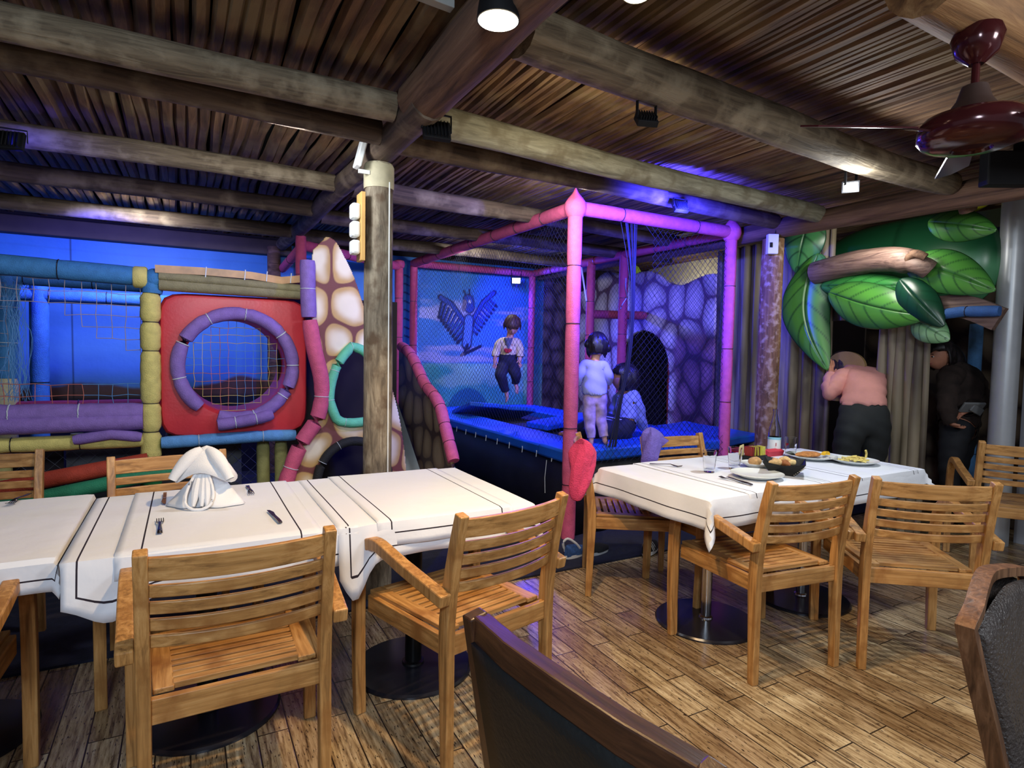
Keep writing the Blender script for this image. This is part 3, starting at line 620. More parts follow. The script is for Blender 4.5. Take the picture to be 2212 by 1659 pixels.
# ================================================================== FURNITURE
def make_chair(arms=True, tw=TEAK, nm='slatted_armchair', lab='', loc=(0, 0, 0), rz=0):
    """origin between the rear feet, facing +Y; teak with slatted back and seat"""
    t = thing(nm, lab, 'chair', loc, rz, None)
    hw = .232
    bow = lambda x, d=.035: -d*(1-(x/hw)**2)
    yb = lambda z: .012*min(1, z/.45)-.075*max(0, (z-.45)/.43)**1.6
    for s in (-1, 1):
        bm = B(); zs = [0, .15, .3, .42, .52, .62, .7, .78, .84, .885]
        sweep(bm, [(s*hw, yb(z), z) for z in zs], (1, 0, 0), .034, .05, ws=[.034, .038, .044, .05, .05, .048, .045, .041, .038, .036])
        obj('leg', bm, tw['z'], t, False, .004)
    def slat(z0, z1, th=.014, hump=.0):
        bm = B(); n = 12; rows = []
        for i in range(n+1):
            x = -hw+.012+(2*hw-.024)*i/n; y = yb((z0+z1)/2)+bow(x)+.004; up = hump*(1-(x/hw)**2); dz = .004*(1-(x/hw)**2)
            rows.append([bm.verts.new(v) for v in ((x, y+th/2, z0-dz), (x, y-th/2, z0-dz), (x, y-th/2-.075*(z1-z0)*1.5, z1+up-dz), (x, y+th/2-.075*(z1-z0)*1.5, z1+up-dz))])
        for a, b in zip(rows, rows[1:]):
            for j in range(4): bm.faces.new((a[j], a[(j+1) % 4], b[(j+1) % 4], b[j]))
        bm.faces.new(rows[0][::-1]); bm.faces.new(rows[-1]); return bm
    obj('top_rail', slat(.806, .868, .018, .004), tw['x'], t, True, .003)
    for z in (.757, .709, .661, .613): obj('back_slat', slat(z, z+.034), tw['x'], t, True, .003)
    # seat frame and slats
    fw = .255 if arms else .235; fy = .50
    bm = B(); box(bm, (0, .012, .430), (2*hw-.03, .022, .07)); obj('rear_apron', bm, tw['x'], t, False, .003)
    bm = B(); box(bm, (0, fy-.01, .425), (2*fw-.03, .022, .06)); obj('front_apron', bm, tw['x'], t, False, .003)
    for s in (-1, 1):
        bm = B(); sweep(bm, [(s*(hw-.004), .02, .428), (s*(fw-.012), fy-.01, .425)], (0, 0, 1), .066, .022); obj('side_apron', bm, tw['y'], t, False, .003)
        bm = B(); sweep(bm, [(s*(hw-.045), .035, .468), (s*(fw-.045), fy+.005, .462)], (1, 0, 0), .052, .016); obj('seat_rail', bm, tw['y'], t, False, .003)
    bm = B(); ns = 12
    for k in range(ns):
        y = .058+k*(fy-.06)/(ns-.6); f = y/fy; w = (hw+(fw-hw)*f)-.07; dip = .010*math.sin(math.pi*k/(ns-1))
        box(bm, (0, y, .470-.006*f-dip*.6), (2*w, .0255, .018))
    o = obj('seat_slats', bm, tw['x'], t, False, .002)
    for s in (-1, 1):
        if arms:
            X = s*(fw+.028); path = [(X, fy-.005, 0), (X, fy+.005, .2), (X, fy+.008, .40), (X, fy+.006, .50)]+arc((X, fy+.004, .52), (X, fy-.01, .730), (X, fy-.19, .682), 11)+[(X-s*.003, .2, .655), (X-s*.008, .08, .630), (X-s*.012, -.035, .606)]
            bm = B(); sweep(bm, path, (1, 0, 0), .042, .036, ws=[.032, .038, .042]+[.042]*(len(path)-3)); obj('arm_leg', bm, tw['z'], t, False, .005)
        else:
            bm = B(); sweep(bm, [(s*fw, fy-.01, 0), (s*fw, fy-.01, .45)], (1, 0, 0), .036, .042, ws=[.032, .044]); obj('leg', bm, tw['z'], t, False, .004)
    return t
R_ = math.radians
def ang(l, r):   # rotation from rear-left to rear-right foot
    return math.atan2(r[1]-l[1], r[0]-l[0])
def mid(l, r): return ((l[0]+r[0])/2, (l[1]+r[1])/2, 0)
G = 'slatted teak chairs'
c0 = make_chair(lab='slatted teak armchair in front of the folded napkin, its back to us', loc=(.125, 1.79, 0), rz=R_(1)); c0['group'] = G
l, r = (.745, 1.76), (1.19, 1.87); copy_thing(c0, mid(l, r), ang(l, r), 'slatted teak armchair turned aside by the round black table base, warm light on its seat', G)
l, r = (2.115, 1.67), (2.565, 1.61); copy_thing(c0, mid(l, r), ang(l, r), 'slatted teak armchair right before the white plate and black bread bowl', G)
l, r = (2.645, 1.55), (3.04, 1.235); copy_thing(c0, mid(l, r), ang(l, r), 'angled slatted teak armchair with a pale glare on its seat, near the leather chair', G)
copy_thing(c0, (-.07, 3.22, 0), R_(180+6), 'slatted teak chair behind the folded napkin, on the play area side', G)
copy_thing(c0, (-.86, 3.56, 0), R_(180), 'slatted teak chair cut by the photo edge, behind the left table', G)
copy_thing(c0, (-.745, 1.93, 0), R_(0), 'slatted teak armchair of which only arm and leg show at the left edge', G)
copy_thing(c0, (2.745, 2.80, 0), R_(180-2), 'slatted teak chair behind the glasses with a purple jacket on its corner', G)
copy_thing(c0, (4.62, 1.72, 0), math.atan2(-.42, .30), 'slatted teak armchair far off by the round metal column', G)
l, r = (2.27, 3.12), (2.035, 2.76)
c5 = make_chair(False, nm='slatted_chair', lab='armless slatted teak chair at the end of the right table with a pink jacket', loc=mid(l, r), rz=ang(l, r))
c5['group'] = G
# dark upholstered chairs in the foreground
def dark_chair(lab, loc, rz, leather, hw=.25, wood=DKW, rounded=False, H=.88):
    t = thing('upholstered_chair', lab, 'chair', loc, rz); yb = lambda z: -.085*max(0, (z-.42)/.46)
    if not rounded:
        for s in (-1, 1):
            bm = B(); sweep(bm, [(s*hw, yb(z)-.0, z) for z in (0, .2, .42, .6, .75, H)], (1, 0, 0), .032, .05, ws=[.035, .042, .05, .05, .046, .042]); obj('leg', bm, wood['z'], t, False, .004)
        bm = B(); sweep(bm, [(-hw+.01, yb(.84), H-.026), (-hw/2, yb(.84)-.018, H-.022), (0, yb(.84)-.022, H-.020), (hw/2, yb(.84)-.018, H-.022), (hw-.01, yb(.84), H-.026)], (0, 0, 1), .052, .036); obj('top_rail', bm, wood['x'], t, False, .004)
        bm = B(); rows = []
        for i in range(9):
            x = -hw+.017+(2*hw-.034)*i/8; c = .016*(1-(x/hw)**2); rows.append([bm.verts.new((x, yb(z)-.010-c, z)) for z in (.50, .6, .7, .80, H-.046)])
        for a, b in zip(rows, rows[1:]):
            for j in range(4): bm.faces.new((a[j], a[j+1], b[j+1], b[j]))
        obj('back_cushion', bm, leather, t, True, solid=.03)
        bm = B(); box(bm, (0, yb(.5), .49), (2*hw-.03, .03, .04)); obj('lower_rail', bm, wood['x'], t, False, .003)
    else:
        hl = [(hw-.07, yb(.3), .0), (hw-.065, yb(.42), .42), (hw-.052, yb(.6), .60), (hw-.02, yb(.75), .75)]
        side = smoothpath(hl+[(hw, yb(.86), .86)], 5); top = smoothpath([(hw, yb(.86), .86), (hw-.06, yb(.87), .880), (hw-.14, yb(.88)-.01, .894), (0, yb(.9)-.018, .905), (-hw+.14, yb(.88)-.01, .894), (-hw+.06, yb(.87), .880), (-hw, yb(.86), .86)], 5)
        out = side[:-1]+top+[Vector((-p.x, p.y, p.z)) for p in reversed(side[:-1])]
        bm = B(); sweep(bm, out, (0, 1, 0), .034, .022); obj('back_frame', bm, wood['z'], t, True, .004)
        inn = [p for p in out if p.z > .46]; bm = B(); c = Vector((0, yb(.68), .68)); k = len(inn); rows = []
        for f, d in ((.92, -.016), (.90, -.026), (.80, -.034), (.5, -.038), (.02, -.04)): rows.append([bm.verts.new((c.x+(p.x-c.x)*f, yb(c.z+(p.z-c.z)*f)+d, c.z+(p.z-c.z)*f)) for p in inn])
        for a, b in zip(rows, rows[1:]):
            for j in range(k): bm.faces.new((a[j], a[(j+1) % k], b[(j+1) % k], b[j]))
        obj('back_cushion', bm, leather, t, True)
        bm = B(); rows = []
        for f, d in ((.92, .012), (.90, .022), (.80, .03), (.02, .034)): rows.append([bm.verts.new((c.x+(p.x-c.x)*f, yb(c.z+(p.z-c.z)*f)+d, c.z+(p.z-c.z)*f)) for p in inn])
        for a, b in zip(rows, rows[1:]):
            for j in range(k): bm.faces.new((a[j], a[(j+1) % k], b[(j+1) % k], b[j]))
        obj('front_cushion', bm, leather, t, True)
    bm = B(); box(bm, (0, .24, .44), (2*hw-.02, .44, .06)); obj('seat', bm, leather, t, True, .02)
    bm = B(); box(bm, (0, .24, .385), (2*hw-.02, .42, .05)); obj('seat_frame', bm, wood['x'], t, False, .004)
    for s in (-1, 1):
        bm = B(); sweep(bm, [(s*(hw-.02), .44, 0), (s*(hw-.02), .44, .40)], (1, 0, 0), .036, .036, ws=[.028, .038]); obj('leg', bm, wood['z'], t, False, .003)
    return t
l, r = (.565, .50), (.49, 1.045)   # its back faces the camera
dk = dark_chair('dark wooden chair with a plain black leather back in the near foreground', (.615, .785, 0), math.atan2(.545, -.075)+math.pi, LEATHER, hw=.268, H=.885)
WB = {a: grain('brown_bent_wood_'+a, [srgb(58, 36, 22), srgb(104, 70, 46), srgb(140, 100, 70)], a, 3, 60, .35, .1) for a in 'xz'}
dark_chair('bent wood chair with glossy brown leather back in the right foreground', (1.642, .556, 0), R_(180+10), LEATHB, hw=.25, wood=WB, rounded=True, H=.905)
# ------------------------------------------------------------------ tables and cloths
def table(lab, c, hx, hy, bx, by, col, r=.235):
    t = thing('restaurant_table', lab, 'table', (c[0], c[1], 0)); bm = B(); box(bm, (0, 0, .728), (2*hx, 2*hy, .03)); obj('tabletop', bm, TEAK['x'], t, False, .004)
    bm = B(); lathe(bm, [(r, 0), (r, .008), (r*.97, .016), (.05, .022)], 40, (bx-c[0], by-c[1], 0)); obj('base_disc', bm, BASEB, t)
    rr = .036 if col is BLACKM else .026
    bm = B(); lathe(bm, [(rr*1.4, .02), (rr*1.3, .03), (rr, .035), (rr, .713)], 24, (bx-c[0], by-c[1], 0)); obj('column', bm, col, t)
    bm = B(); box(bm, (bx-c[0], by-c[1], .706), (.5, .05, .014)); box(bm, (bx-c[0], by-c[1], .706), (.05, .5, .014)); obj('cross_bracket', bm, BLACKM, t, False); return t
def cloth(name, lab, sup, rect, mat, z=.748, flare=.10, seed=1, cat='tablecloth', step=.022, cornr=.35, wave=.5, flap=None, uvc=None):
    """cloth covering rect (x0,x1,y0,y1) laid over the supporting top sup (x0,x1,y0,y1); what reaches past it hangs down"""
    rnd = random.Random(seed); X0, X1, Y0, Y1 = rect; nx = int((X1-X0)/step); ny = int((Y1-Y0)/step); bm = B(); uvl = bm.loops.layers.uv.new('UVMap'); V = {}; UV = {}
    ph = rnd.random()*6; um, vm = uvc or ((X0+X1)/2, (Y0+Y1)/2); c = ((sup[0]+sup[1])/2, (sup[2]+sup[3])/2); hx = (sup[1]-sup[0])/2; hy = (sup[3]-sup[2])/2
    for i in range(nx+1):
        for j in range(ny+1):
            s0 = X0+(X1-X0)*i/nx; t0 = Y0+(Y1-Y0)*j/ny; s = s0-c[0]; t = t0-c[1]; ex = max(0, abs(s)-hx); ey = max(0, abs(t)-hy); sx = 1 if s > 0 else -1; sy = 1 if t > 0 else -1
            if flap and ey > 0 and sy < 0: ey *= 1+flap[1]*math.exp(-((s0-flap[0])/flap[2])**2)
            x = max(-hx, min(hx, s)); y = max(-hy, min(hy, t)); d = math.hypot(ex, ey); r = .014; zz = z+.0012*math.sin(s*9+ph)*math.sin(t*7+ph*2)
            if d > 0:
                cx_, cy_ = (sx*ex/d, sy*ey/d); th = min(d/r, math.pi/2); out = r*math.sin(th); drop = r*(1-math.cos(th))
                rem = max(0, d-r*math.pi/2); cn = 2*min(ex, ey)/(d+1e-9)
                w = wave*rem*.13*(math.sin((s*11 if ey > ex else t*11)+ph)+.5*math.sin((s*23 if ey > ex else t*23)+ph*2))*(1-cn)
                out += flare*rem+w+(cornr*.6*cn*cn+.05*cn)*rem; drop += rem*(1-.5*flare**2); x += cx_*out; y += cy_*out; zz -= drop
            V[i, j] = bm.verts.new((x, y, zz)); UV[i, j] = (s0-um, t0-vm)
    for i in range(nx):
        for j in range(ny):
            ks = ((i, j), (i+1, j), (i+1, j+1), (i, j+1)); f = bm.faces.new([V[k] for k in ks])
            for lp, k in zip(f.loops, ks): lp[uvl].uv = UV[k]
    o = obj(name, bm, mat, None, True, 0, (c[0], c[1], 0)); so = o.modifiers.new('s', 'SOLIDIFY'); so.thickness = .0012; so.offset = 1; tag(o, lab, cat); return o
T0, TA, TB, TC, TD = (-.76, 2.68), (.065, 2.61), (.89, 2.61), (2.515, 2.315), (3.40, 2.315)
table('table at the left edge under its own white cloth', T0, .385, .425, -.72, 2.70, BLACKM)
table('table under the folded napkin on a wide dark disc base', TA, .385, .425, .06, 2.50, BLACKM, .26)
table('table with a black column and disc base under the bare cloth end', TB, .40, .425, .87, 2.46, BLACKM, .26)
table('table with a chrome column beneath the glasses and bread bowl', TC, .425, .40, 2.39, 2.20, CHROME, .26)
table('table with a chrome column beneath the plates of fish and fries', TD, .425, .40, 3.12, 2.17, CHROME, .26)
S1 = (-.33, 1.30, 2.175, 3.045); S0 = (-1.16, -.365, 2.24, 3.12); S2 = (2.08, 3.83, 1.91, 2.725)
cloth('tablecloth', 'white linen cloth with a dark line on the left edge table', S0, (-1.30, -.29, 2.13, 3.23), cloth_mat('left_linen', .46, .51), seed=3, cornr=.1, flare=.06)
cloth('tablecloth', 'white linen cloth under the folded napkin with a drooping near corner', S1, (-.338, .55, 2.035, 3.19), cloth_mat('base_linen', .40, .535), seed=5, cornr=.2, flare=.10, flap=(-.21, .45, .08))
cloth('tablecloth', 'white linen cloth with a pointed corner hanging behind the aside-turned armchair', S1, (.475, 1.44, 2.035, 3.19), cloth_mat('base_linen_b', .44, .535), z=.7505, seed=8, cornr=.1, flap=(.53, .95, .055))
cloth('table_runner', 'white runner with two dark lines laid across under the napkin', S1, (-.20, .42, 2.09, 3.14), cloth_mat('runner_linen', .24, .485), z=.7525, seed=9, cat='table runner', cornr=0, wave=.3, flare=.13)
cloth('table_runner', 'white runner with a dark outline across the bare end of the long table', S1, (.62, 1.20, 2.075, 3.14), cloth_mat('runner_linen_b', .235, .485), z=.7535, seed=10, cat='table runner', cornr=0, wave=.3, flare=.13)
cloth('tablecloth', 'white linen cloth under the glasses with a dark border and a low corner', S2, (1.93, 3.02, 1.77, 2.87), cloth_mat('linen_c', .49, .505), seed=12, cornr=.5, flare=.14)
cloth('tablecloth', 'white linen cloth under the fries and fish plates', S2, (2.90, 3.99, 1.77, 2.87), cloth_mat('linen_d', .49, .505), z=.7495, seed=14, flare=.18)
cloth('table_runner', 'white runner with a dark outline under the empty plate', S2, (2.32, 2.92, 1.81, 2.82), cloth_mat('runner_c', .25, .465), z=.7515, seed=15, cat='table runner', cornr=0, flare=.15)
cloth('table_runner', 'white runner with a dark outline under the plate of fries', S2, (3.16, 3.76, 1.81, 2.82), cloth_mat('runner_d', .25, .465), z=.7525, seed=16, cat='table runner', cornr=0, flare=.15)
cloth('tablecloth', 'corner of a near white cloth at the bottom left of the photo', (-.66, -.19, .76, 1.10), (-.70, -.15, .72, 1.14), cloth_mat('near_linen', .9, .9), z=.752, seed=18)
table('table of which only a cloth corner shows at the bottom left', (-.42, .93), .248, .178, -.42, .93, BLACKM, .2)
# ------------------------------------------------------------------ on the tables
ZT = .7575
def napkin():
    c = onz(450, 1085, ZT); t = thing('folded_napkin', 'white napkin folded into a tall standing bonnet shape', 'napkin', (c.x, c.y, ZT), -.35)
    # wide skirt: a folded cone, open at the front
    bm = B(); n = 40; rows = []
    for k in range(13):
        f = k/12; row = []
        for i in range(n+1):
            a = -math.pi*1.0+2*math.pi*i/n   # a=0 is away, +-pi the front
            rx = .115*(1-f)**.85+.016; ry = .085*(1-f)**.85+.014; fold = 1+.16*math.cos(3*a)*(1-f)+.08*math.cos(7*a)*(1-f)
            row.append(bm.verts.new((rx*math.sin(a)*fold, ry*math.cos(a)*fold*1.0+.01*f, .145*f)))
        rows.append(row)
    for a, b in zip(rows, rows[1:]):
        for j in range(n): bm.faces.new((a[j], a[j+1], b[j+1], b[j]))
    obj('skirt', bm, CLOTH_PLAIN, t, True, solid=.003)
    # front loop: tall drop-shaped fold with a hollow
    bm = B(); rows = []
    out = smoothpath([(0, -.055, .158), (.030, -.075, .12), (.050, -.095, .06), (.045, -.112, .020), (.02, -.122, .004), (0, -.124, .002), (-.02, -.122, .004), (-.045, -.112, .020), (-.050, -.095, .06), (-.030, -.075, .12)], 4, True)
    tube(bm, out, .006, 8, True); obj('front_fold', bm, CLOTH_PLAIN, t)
    for x in (-.018, .010, .028):
        bm = B(); tube(bm, arc((x*.3, -.052, .150), (x, -.075, .09), (x*1.1, -.108, .010), 10), [.006+.012*math.sin(math.pi*i/10) for i in range(11)], 8); obj('inner_fold', bm, CLOTH_PLAIN, t)
    # hood: two wings draped from the peak
    bm = B(); rows = []
    for k in range(19):
        a = math.radians(-205+230*k/18); row = []
        for f in (0, .25, .5, .75, 1):
            rad = .012+.105*f; row.append(bm.verts.new((rad*math.cos(a)*1.0, -.015+rad*math.sin(a)*.62*(1 if math.sin(a) < 0 else .7), .226-.112*f**1.5-.012*math.cos(2*a)*f+.014*math.sin(a*3)*f)))
        rows.append(row)
    for a, b in zip(rows, rows[1:]):
        for j in range(4): bm.faces.new((a[j], a[j+1], b[j+1], b[j]))
    obj('hood', bm, CLOTH_PLAIN, t, True, solid=.005)
    for s in (-1, 1):
        bm = B(); tube(bm, arc((s*.012, -.03, .225), (s*.07, -.06, .19), (s*.108, -.075, .112), 9), [.014, .02, .024, .026, .026, .025, .023, .021, .019, .017], 12, cap=False, up=Vector((0, 1, 0))); obj('wing', bm, CLOTH_PLAIN, t)
    bm = B(); lathe(bm, [(.001, .238), (.022, .230), (.036, .205), (.034, .16), (.03, .13)], 20, (0, -.012, 0)); obj('peak', bm, CLOTH_PLAIN, t)
napkin()
CUT = plain('dark_steel_cutlery', (.10, .09, .10), .25, .9, .1); CUTB = plain('brown_reflecting_blade', (.16, .08, .07), .25, .8, .1)
def fork(lab, p, rz, mat=CUT, s=1, bend=0):
    t = thing('fork', lab, 'fork', p, rz); bm = B(); path = [(0, -.09*s, .004), (0, -.05*s, .005), (0, 0, .010), (0, .03*s, .012), (0, .05*s, .006)]
    rows = []
    for (x, y, z), w in zip(path, (.008, .007, .004, .005, .012)): rows.append([bm.verts.new((x-w, y, z)), bm.verts.new((x+w, y, z))])
    for a, b in zip(rows, rows[1:]): bm.faces.new((a[0], a[1], b[1], b[0]))
    obj('handle', bm, mat, t, True, solid=.0025)
    bm = B()
    for k in range(4): x = -.0105+k*.007; sweep(bm, [(x, .048*s, .006), (x*1.05, .07*s, .003), (x, .095*s, .008)], (1, 0, 0), .0028, .0022)
    obj('tines', bm, mat, t, False); return t
def knife(lab, p, rz, mat=CUT):
    t = thing('knife', lab, 'knife', p, rz); bm = B(); sweep(bm, [(0, -.10, .004), (0, -.06, .006), (0, 0, .005)], (1, 0, 0), .013, .006, ws=[.007, .006, .004]); obj('handle', bm, mat, t, False, .001)
    bm = B(); v = [bm.verts.new(q) for q in ((-.006, 0, .004), (.007, 0, .004), (.011, .06, .004), (.004, .095, .004), (-.006, .10, .004))]; bm.faces.new(v); obj('blade', bm, mat, t, False, solid=.0015); return t
def cut(fn, lab, a, b, mat=CUT, z=ZT-.001):   # placed from handle end a to tip b (points on the table)
    A_, B_ = onz(*a, z), onz(*b, z); d = B_-A_; return fn(lab, ((A_.x+B_.x)/2, (A_.y+B_.y)/2, z), math.atan2(d.y, d.x)-math.pi/2, mat)
cut(fork, 'fork with tines pointing away, left of the folded napkin', (345, 1162), (346, 1118))
cut(fork, 'small dark fork pointing at the napkin on the far side of the long table', (534, 1050), (544, 1070))
cut(knife, 'knife lying slanted between the napkin and the near armchair', (608, 1133), (578, 1102))
cut(knife, 'brown glinting knife behind the fork on the far side of the napkin', (357, 1062), (354, 1096), CUTB)
cut(fork, 'dark fork on the left edge table', (60, 1070), (25, 1088))
cut(fork, 'fork lying alone by the far edge of the right table', (1407, 1003), (1468, 1009))
cut(knife, 'knife beside the empty white plate', (1634, 1052), (1562, 1028))
cut(fork, 'fork beside the empty white plate', (1620, 1047), (1556, 1032))
PORC = plain('white_porcelain', srgb(226, 230, 226), .15, 0, .02)
def plate(lab, p, r, sy=1): 
    o = obj('plate', lathe(B(), [(.0, .008), (r*.55, .008), (r*.62, .010), (r*.95, .022), (r, .025), (r, .022), (r*.66, .004), (r*.6, 0), (0, 0)], 48, cap=False), PORC, loc=p); o.scale = (1, sy, 1); tag(o, lab, 'plate'); return o
def tumbler(lab, p, s=1):
    t = thing('drinking_glass', lab, 'glass', p); R0, R1, h = .030*s, .041*s, .125*s; bm = B(); n = 36; rows = []
    def rp(f, inner): 
        r = R0+(R1-R0)*f-(.003 if inner else 0); return r
    for zf, inner in [(0, 0), (.04, 0), (.2, 0), (.5, 0), (.62, 0), (.64, 0), (.8, 0), (1, 0), (1, 1), (.8, 1), (.5, 1), (.14, 1)]:
        row = []
        for i in range(n):
            a = 2*math.pi*i/n; r = rp(zf, inner)*(1+(.035*abs(math.sin(a*4.5)) if (not inner and .03 < zf < .63) else 0)); row.append(bm.verts.new((r*math.cos(a), r*math.sin(a), zf*h)))
        rows.append(row)
    for a, b in zip(rows, rows[1:]):
        for j in range(n): bm.faces.new((a[j], a[(j+1) % n], b[(j+1) % n], b[j]))
    bm.faces.new(rows[0][::-1]); bm.faces.new(rows[-1]); obj('tumbler', bm, GLASS, t)
def onT(px, py): q = onz(px, py, ZT); return (q.x, q.y, ZT-.0015)
tumbler('clear faceted tumbler nearest the table edge, left of the empty plate', onT(1532, 1018), .94)
tumbler('clear faceted tumbler between the first tumbler and the sugar packets', onT(1586, 1011), .96)
tumbler('clear faceted tumbler right of the bottle, in front of the fish plate', onT(1707, 985), .98)
plate('large empty white dinner plate in front of the bread bowl', onT(1635, 1030), .135)
p = onT(1632, 1007); plate('small white side plate carrying a bread roll', p, .085)
bm = B(); bmesh.ops.create_uvsphere(bm, u_segments=20, v_segments=12, radius=1, matrix=Matrix.Diagonal((.042, .034, .026, 1)))
for v in bm.verts: v.co *= 1+.08*math.sin(v.co.x*90)*math.cos(v.co.y*110)
o = obj('bread_roll', bm, plain('bread_crust', srgb(206, 160, 104), .8, 0, .35, 30, .4, 80), loc=(p[0]-.005, p[1], p[2]+.030)); tag(o, 'half bread roll on the small side plate', 'bread')
# bread bowl: black square tapered bowl
p = onT(1693, 1022)
def bowl():
    t = thing('bread_bowl', 'black tapered square bowl with a stitched corner, holding bread', 'bowl', p, .62); bm = B(); rows = []
    for r, z in ((.055, 0), (.075, .02), (.108, .058), (.104, .058), (.07, .022), (.05, .006)):
        rows.append([bm.verts.new((x*r, y*r, z+(.016 if (abs(x)+abs(y) > 1.5 and z > .03) else 0))) for x, y in ((1, 1), (0, 1.0), (-1, 1), (-1.0, 0), (-1, -1), (0, -1.0), (1, -1), (1.0, 0))])
    for a, b in zip(rows, rows[1:]):
        for j in range(8): bm.faces.new((a[j], a[(j+1) % 8], b[(j+1) % 8], b[j]))
    bm.faces.new(rows[0][::-1]); bm.faces.new(rows[-1]); obj('bowl', bm, LEATHER, t, False)
    bm = B()
    for k in range(6): f = .1+k*.16; r = .055+(.108-.055)*f; tube(bm, [(-r-.004, -r+.01, .058*f), (-r+.01, -r-.004, .058*f+.004)], .0022, 5)
    obj('stitching', bm, plain('pale_lacing', srgb(190, 184, 170), .7), t)
bowl()
for k, (dx, dy, dz, s, c, nm) in enumerate(((-.045, .02, .072, .038, (214, 176, 120), 'pale bread slice at the left of the black bowl'), (.0, -.01, .066, .036, (150, 92, 50), 'brown bread piece in the middle of the black bowl'), (.035, .02, .082, .03, (226, 190, 130), 'upright pale bread chunk in the black bowl'), (.055, -.01, .07, .028, (232, 200, 140), 'thin bread crust at the right of the black bowl'), (0, .05, .07, .032, (200, 150, 96), 'bread piece at the back of the black bowl'))):
    bm = B(); bmesh.ops.create_icosphere(bm, subdivisions=3, radius=1)
    for v in bm.verts: q = v.co; n_ = 1+.14*math.sin(q.x*5+k)+.1*math.sin(q.y*6+k*2); v.co = Vector((q.x*s*n_*1.1, q.y*s*.62*n_, q.z*s*.55*n_))
    bmesh.ops.transform(bm, matrix=Matrix.Rotation(k*1.1, 4, 'Z') @ Matrix.Rotation(.5*(k % 3)-.3, 4, 'X'), verts=bm.verts)
    o = obj('bread_piece', bm, plain('bread_%d' % k, srgb(*c), .85, 0, .3, 40, .4, 90), loc=(p[0]+dx, p[1]+dy, p[2]+dz-.012)); tag(o, nm, 'bread', 'bread in the black bowl')
# sugar caddy
p = onT(1652, 1001); q = (p[0]+.02, p[1]+.09, p[2])
t = thing('sugar_caddy', 'small dark tray filled with coloured sugar packets behind the bread', 'caddy', q, .1)
bm = B(); box(bm, (0, 0, .018), (.15, .075, .036)); obj('tray', bm, LEATHER, t, False, .003)
for k in range(11):
    c = ((150, 40, 34), (150, 40, 34), (120, 50, 34), (196, 186, 60), (120, 80, 40), (200, 190, 70), (110, 70, 36), (200, 190, 60), (206, 200, 80), (216, 206, 90), (216, 206, 90))[k]
    o = obj('sugar_packet', box(B(), (0, 0, 0), (.006, .05, .055), ry=.12*math.sin(k)), plain('packet_%d' % k, srgb(*c), .6, 0, .1, 50), None, False, loc=(q[0]-.06+k*.012, q[1]+.0, q[2]+.062)); tag(o, 'paper sugar packet standing in the dark tray', 'sugar packet', 'sugar packets in the tray')
o = obj('paper_packet', box(B(), (0, 0, 0), (.035, .004, .075), rx=.15, ry=-.25), plain('cream_packet', srgb(226, 212, 150), .6), None, False, loc=(q[0]-.075, q[1]+.035, q[2]+.062)); tag(o, 'tall cream packet sticking up at the end of the sugar tray', 'sugar packet')
# water bottle
p = onT(1668, 985); p = (p[0]+.08, p[1]+.05, p[2])
t = thing('water_bottle', 'clear glass water bottle with a white and pale blue label', 'bottle', p)
bm = B(); lathe(bm, [(.0, .003), (.036, .002), (.040, .01), (.040, .13), (.038, .16), (.022, .225), (.015, .262), (.0145, .285), (.017, .287), (.017, .297), (.012, .297), (.011, .27), (.018, .225), (.034, .16), (.036, .13), (.036, .012), (0, .010)], 32, cap=False); obj('bottle', bm, GLASSB, t)
bm = B(); lathe(bm, [(.0408, .035), (.0408, .115)], 32, cap=False); o = obj('paper_label', bm, plain('white_paper', srgb(226, 230, 228), .6, 0, 0), t)
bm = B(); lathe(bm, [(.0412, .100), (.0412, .116)], 32, cap=False); obj('label_band', bm, plain('pale_blue_paper', srgb(140, 196, 214), .6, 0, 0), t)
bm = B(); box(bm, (-.026, -.033, .07), (.014, .002, .022), rz=.9); obj('label_mark', bm, plain('red_print', srgb(190, 60, 60), .6, 0, 0), t, False)
p = onT(1682, 986); bm = B(); box(bm, (0, .04, .018), (.15, .04, .045), rx=.35); tag(obj('red_menu_holder', bm, plain('red_card', srgb(196, 46, 66), .6, 0, .05), None, False, .003, loc=p), 'red slanted card holder lying between bottle and tumbler', 'card holder')
# fish plate and fries
p = onT(1752, 990); plate('white oval plate with a breaded fillet, behind the tumbler', p, .15)
bm = B(); bmesh.ops.create_icosphere(bm, subdivisions=4, radius=1)
for v in bm.verts: qq = v.co; v.co = Vector((qq.x*.10*(1+.1*math.sin(qq.y*7)), qq.y*.055*(1+.15*math.sin(qq.x*6)), qq.z*.016))
o = obj('breaded_fillet', bm, plain('fried_crumb', srgb(190, 126, 66), .85, 0, .3, 60, .6, 140), loc=(p[0]-.03, p[1], p[2]+.030)); tag(o, 'brown breaded fillet on the oval plate', 'food')
bm = B(); rows = []
for k in range(9): a = math.pi*k/8; rows.append((bm.verts.new((.026*math.cos(a), -.014, .026*math.sin(a))), bm.verts.new((.026*math.cos(a), .014, .026*math.sin(a)*.8)), bm.verts.new((0, 0, 0))))
for a, b in zip(rows, rows[1:]): bm.faces.new((a[0], b[0], b[1], a[1])); bm.faces.new((a[0], a[2], b[2], b[0])) if False else bm.faces.new((a[0], a[2], b[0])); bm.faces.new((a[1], b[1], b[2]))
o = obj('lemon_wedge', bm, plain('lemon_rind', srgb(240, 190, 30), .5, 0, .1), loc=(p[0]+.085, p[1]-.04, p[2]+.024)); bmesh_fix = o.data; tag(o, 'yellow lemon wedge at the edge of the fish plate', 'lemon')
p = onT(1845, 1000); plate('white round plate piled with french fries', p, .135)
rnd = random.Random(4)
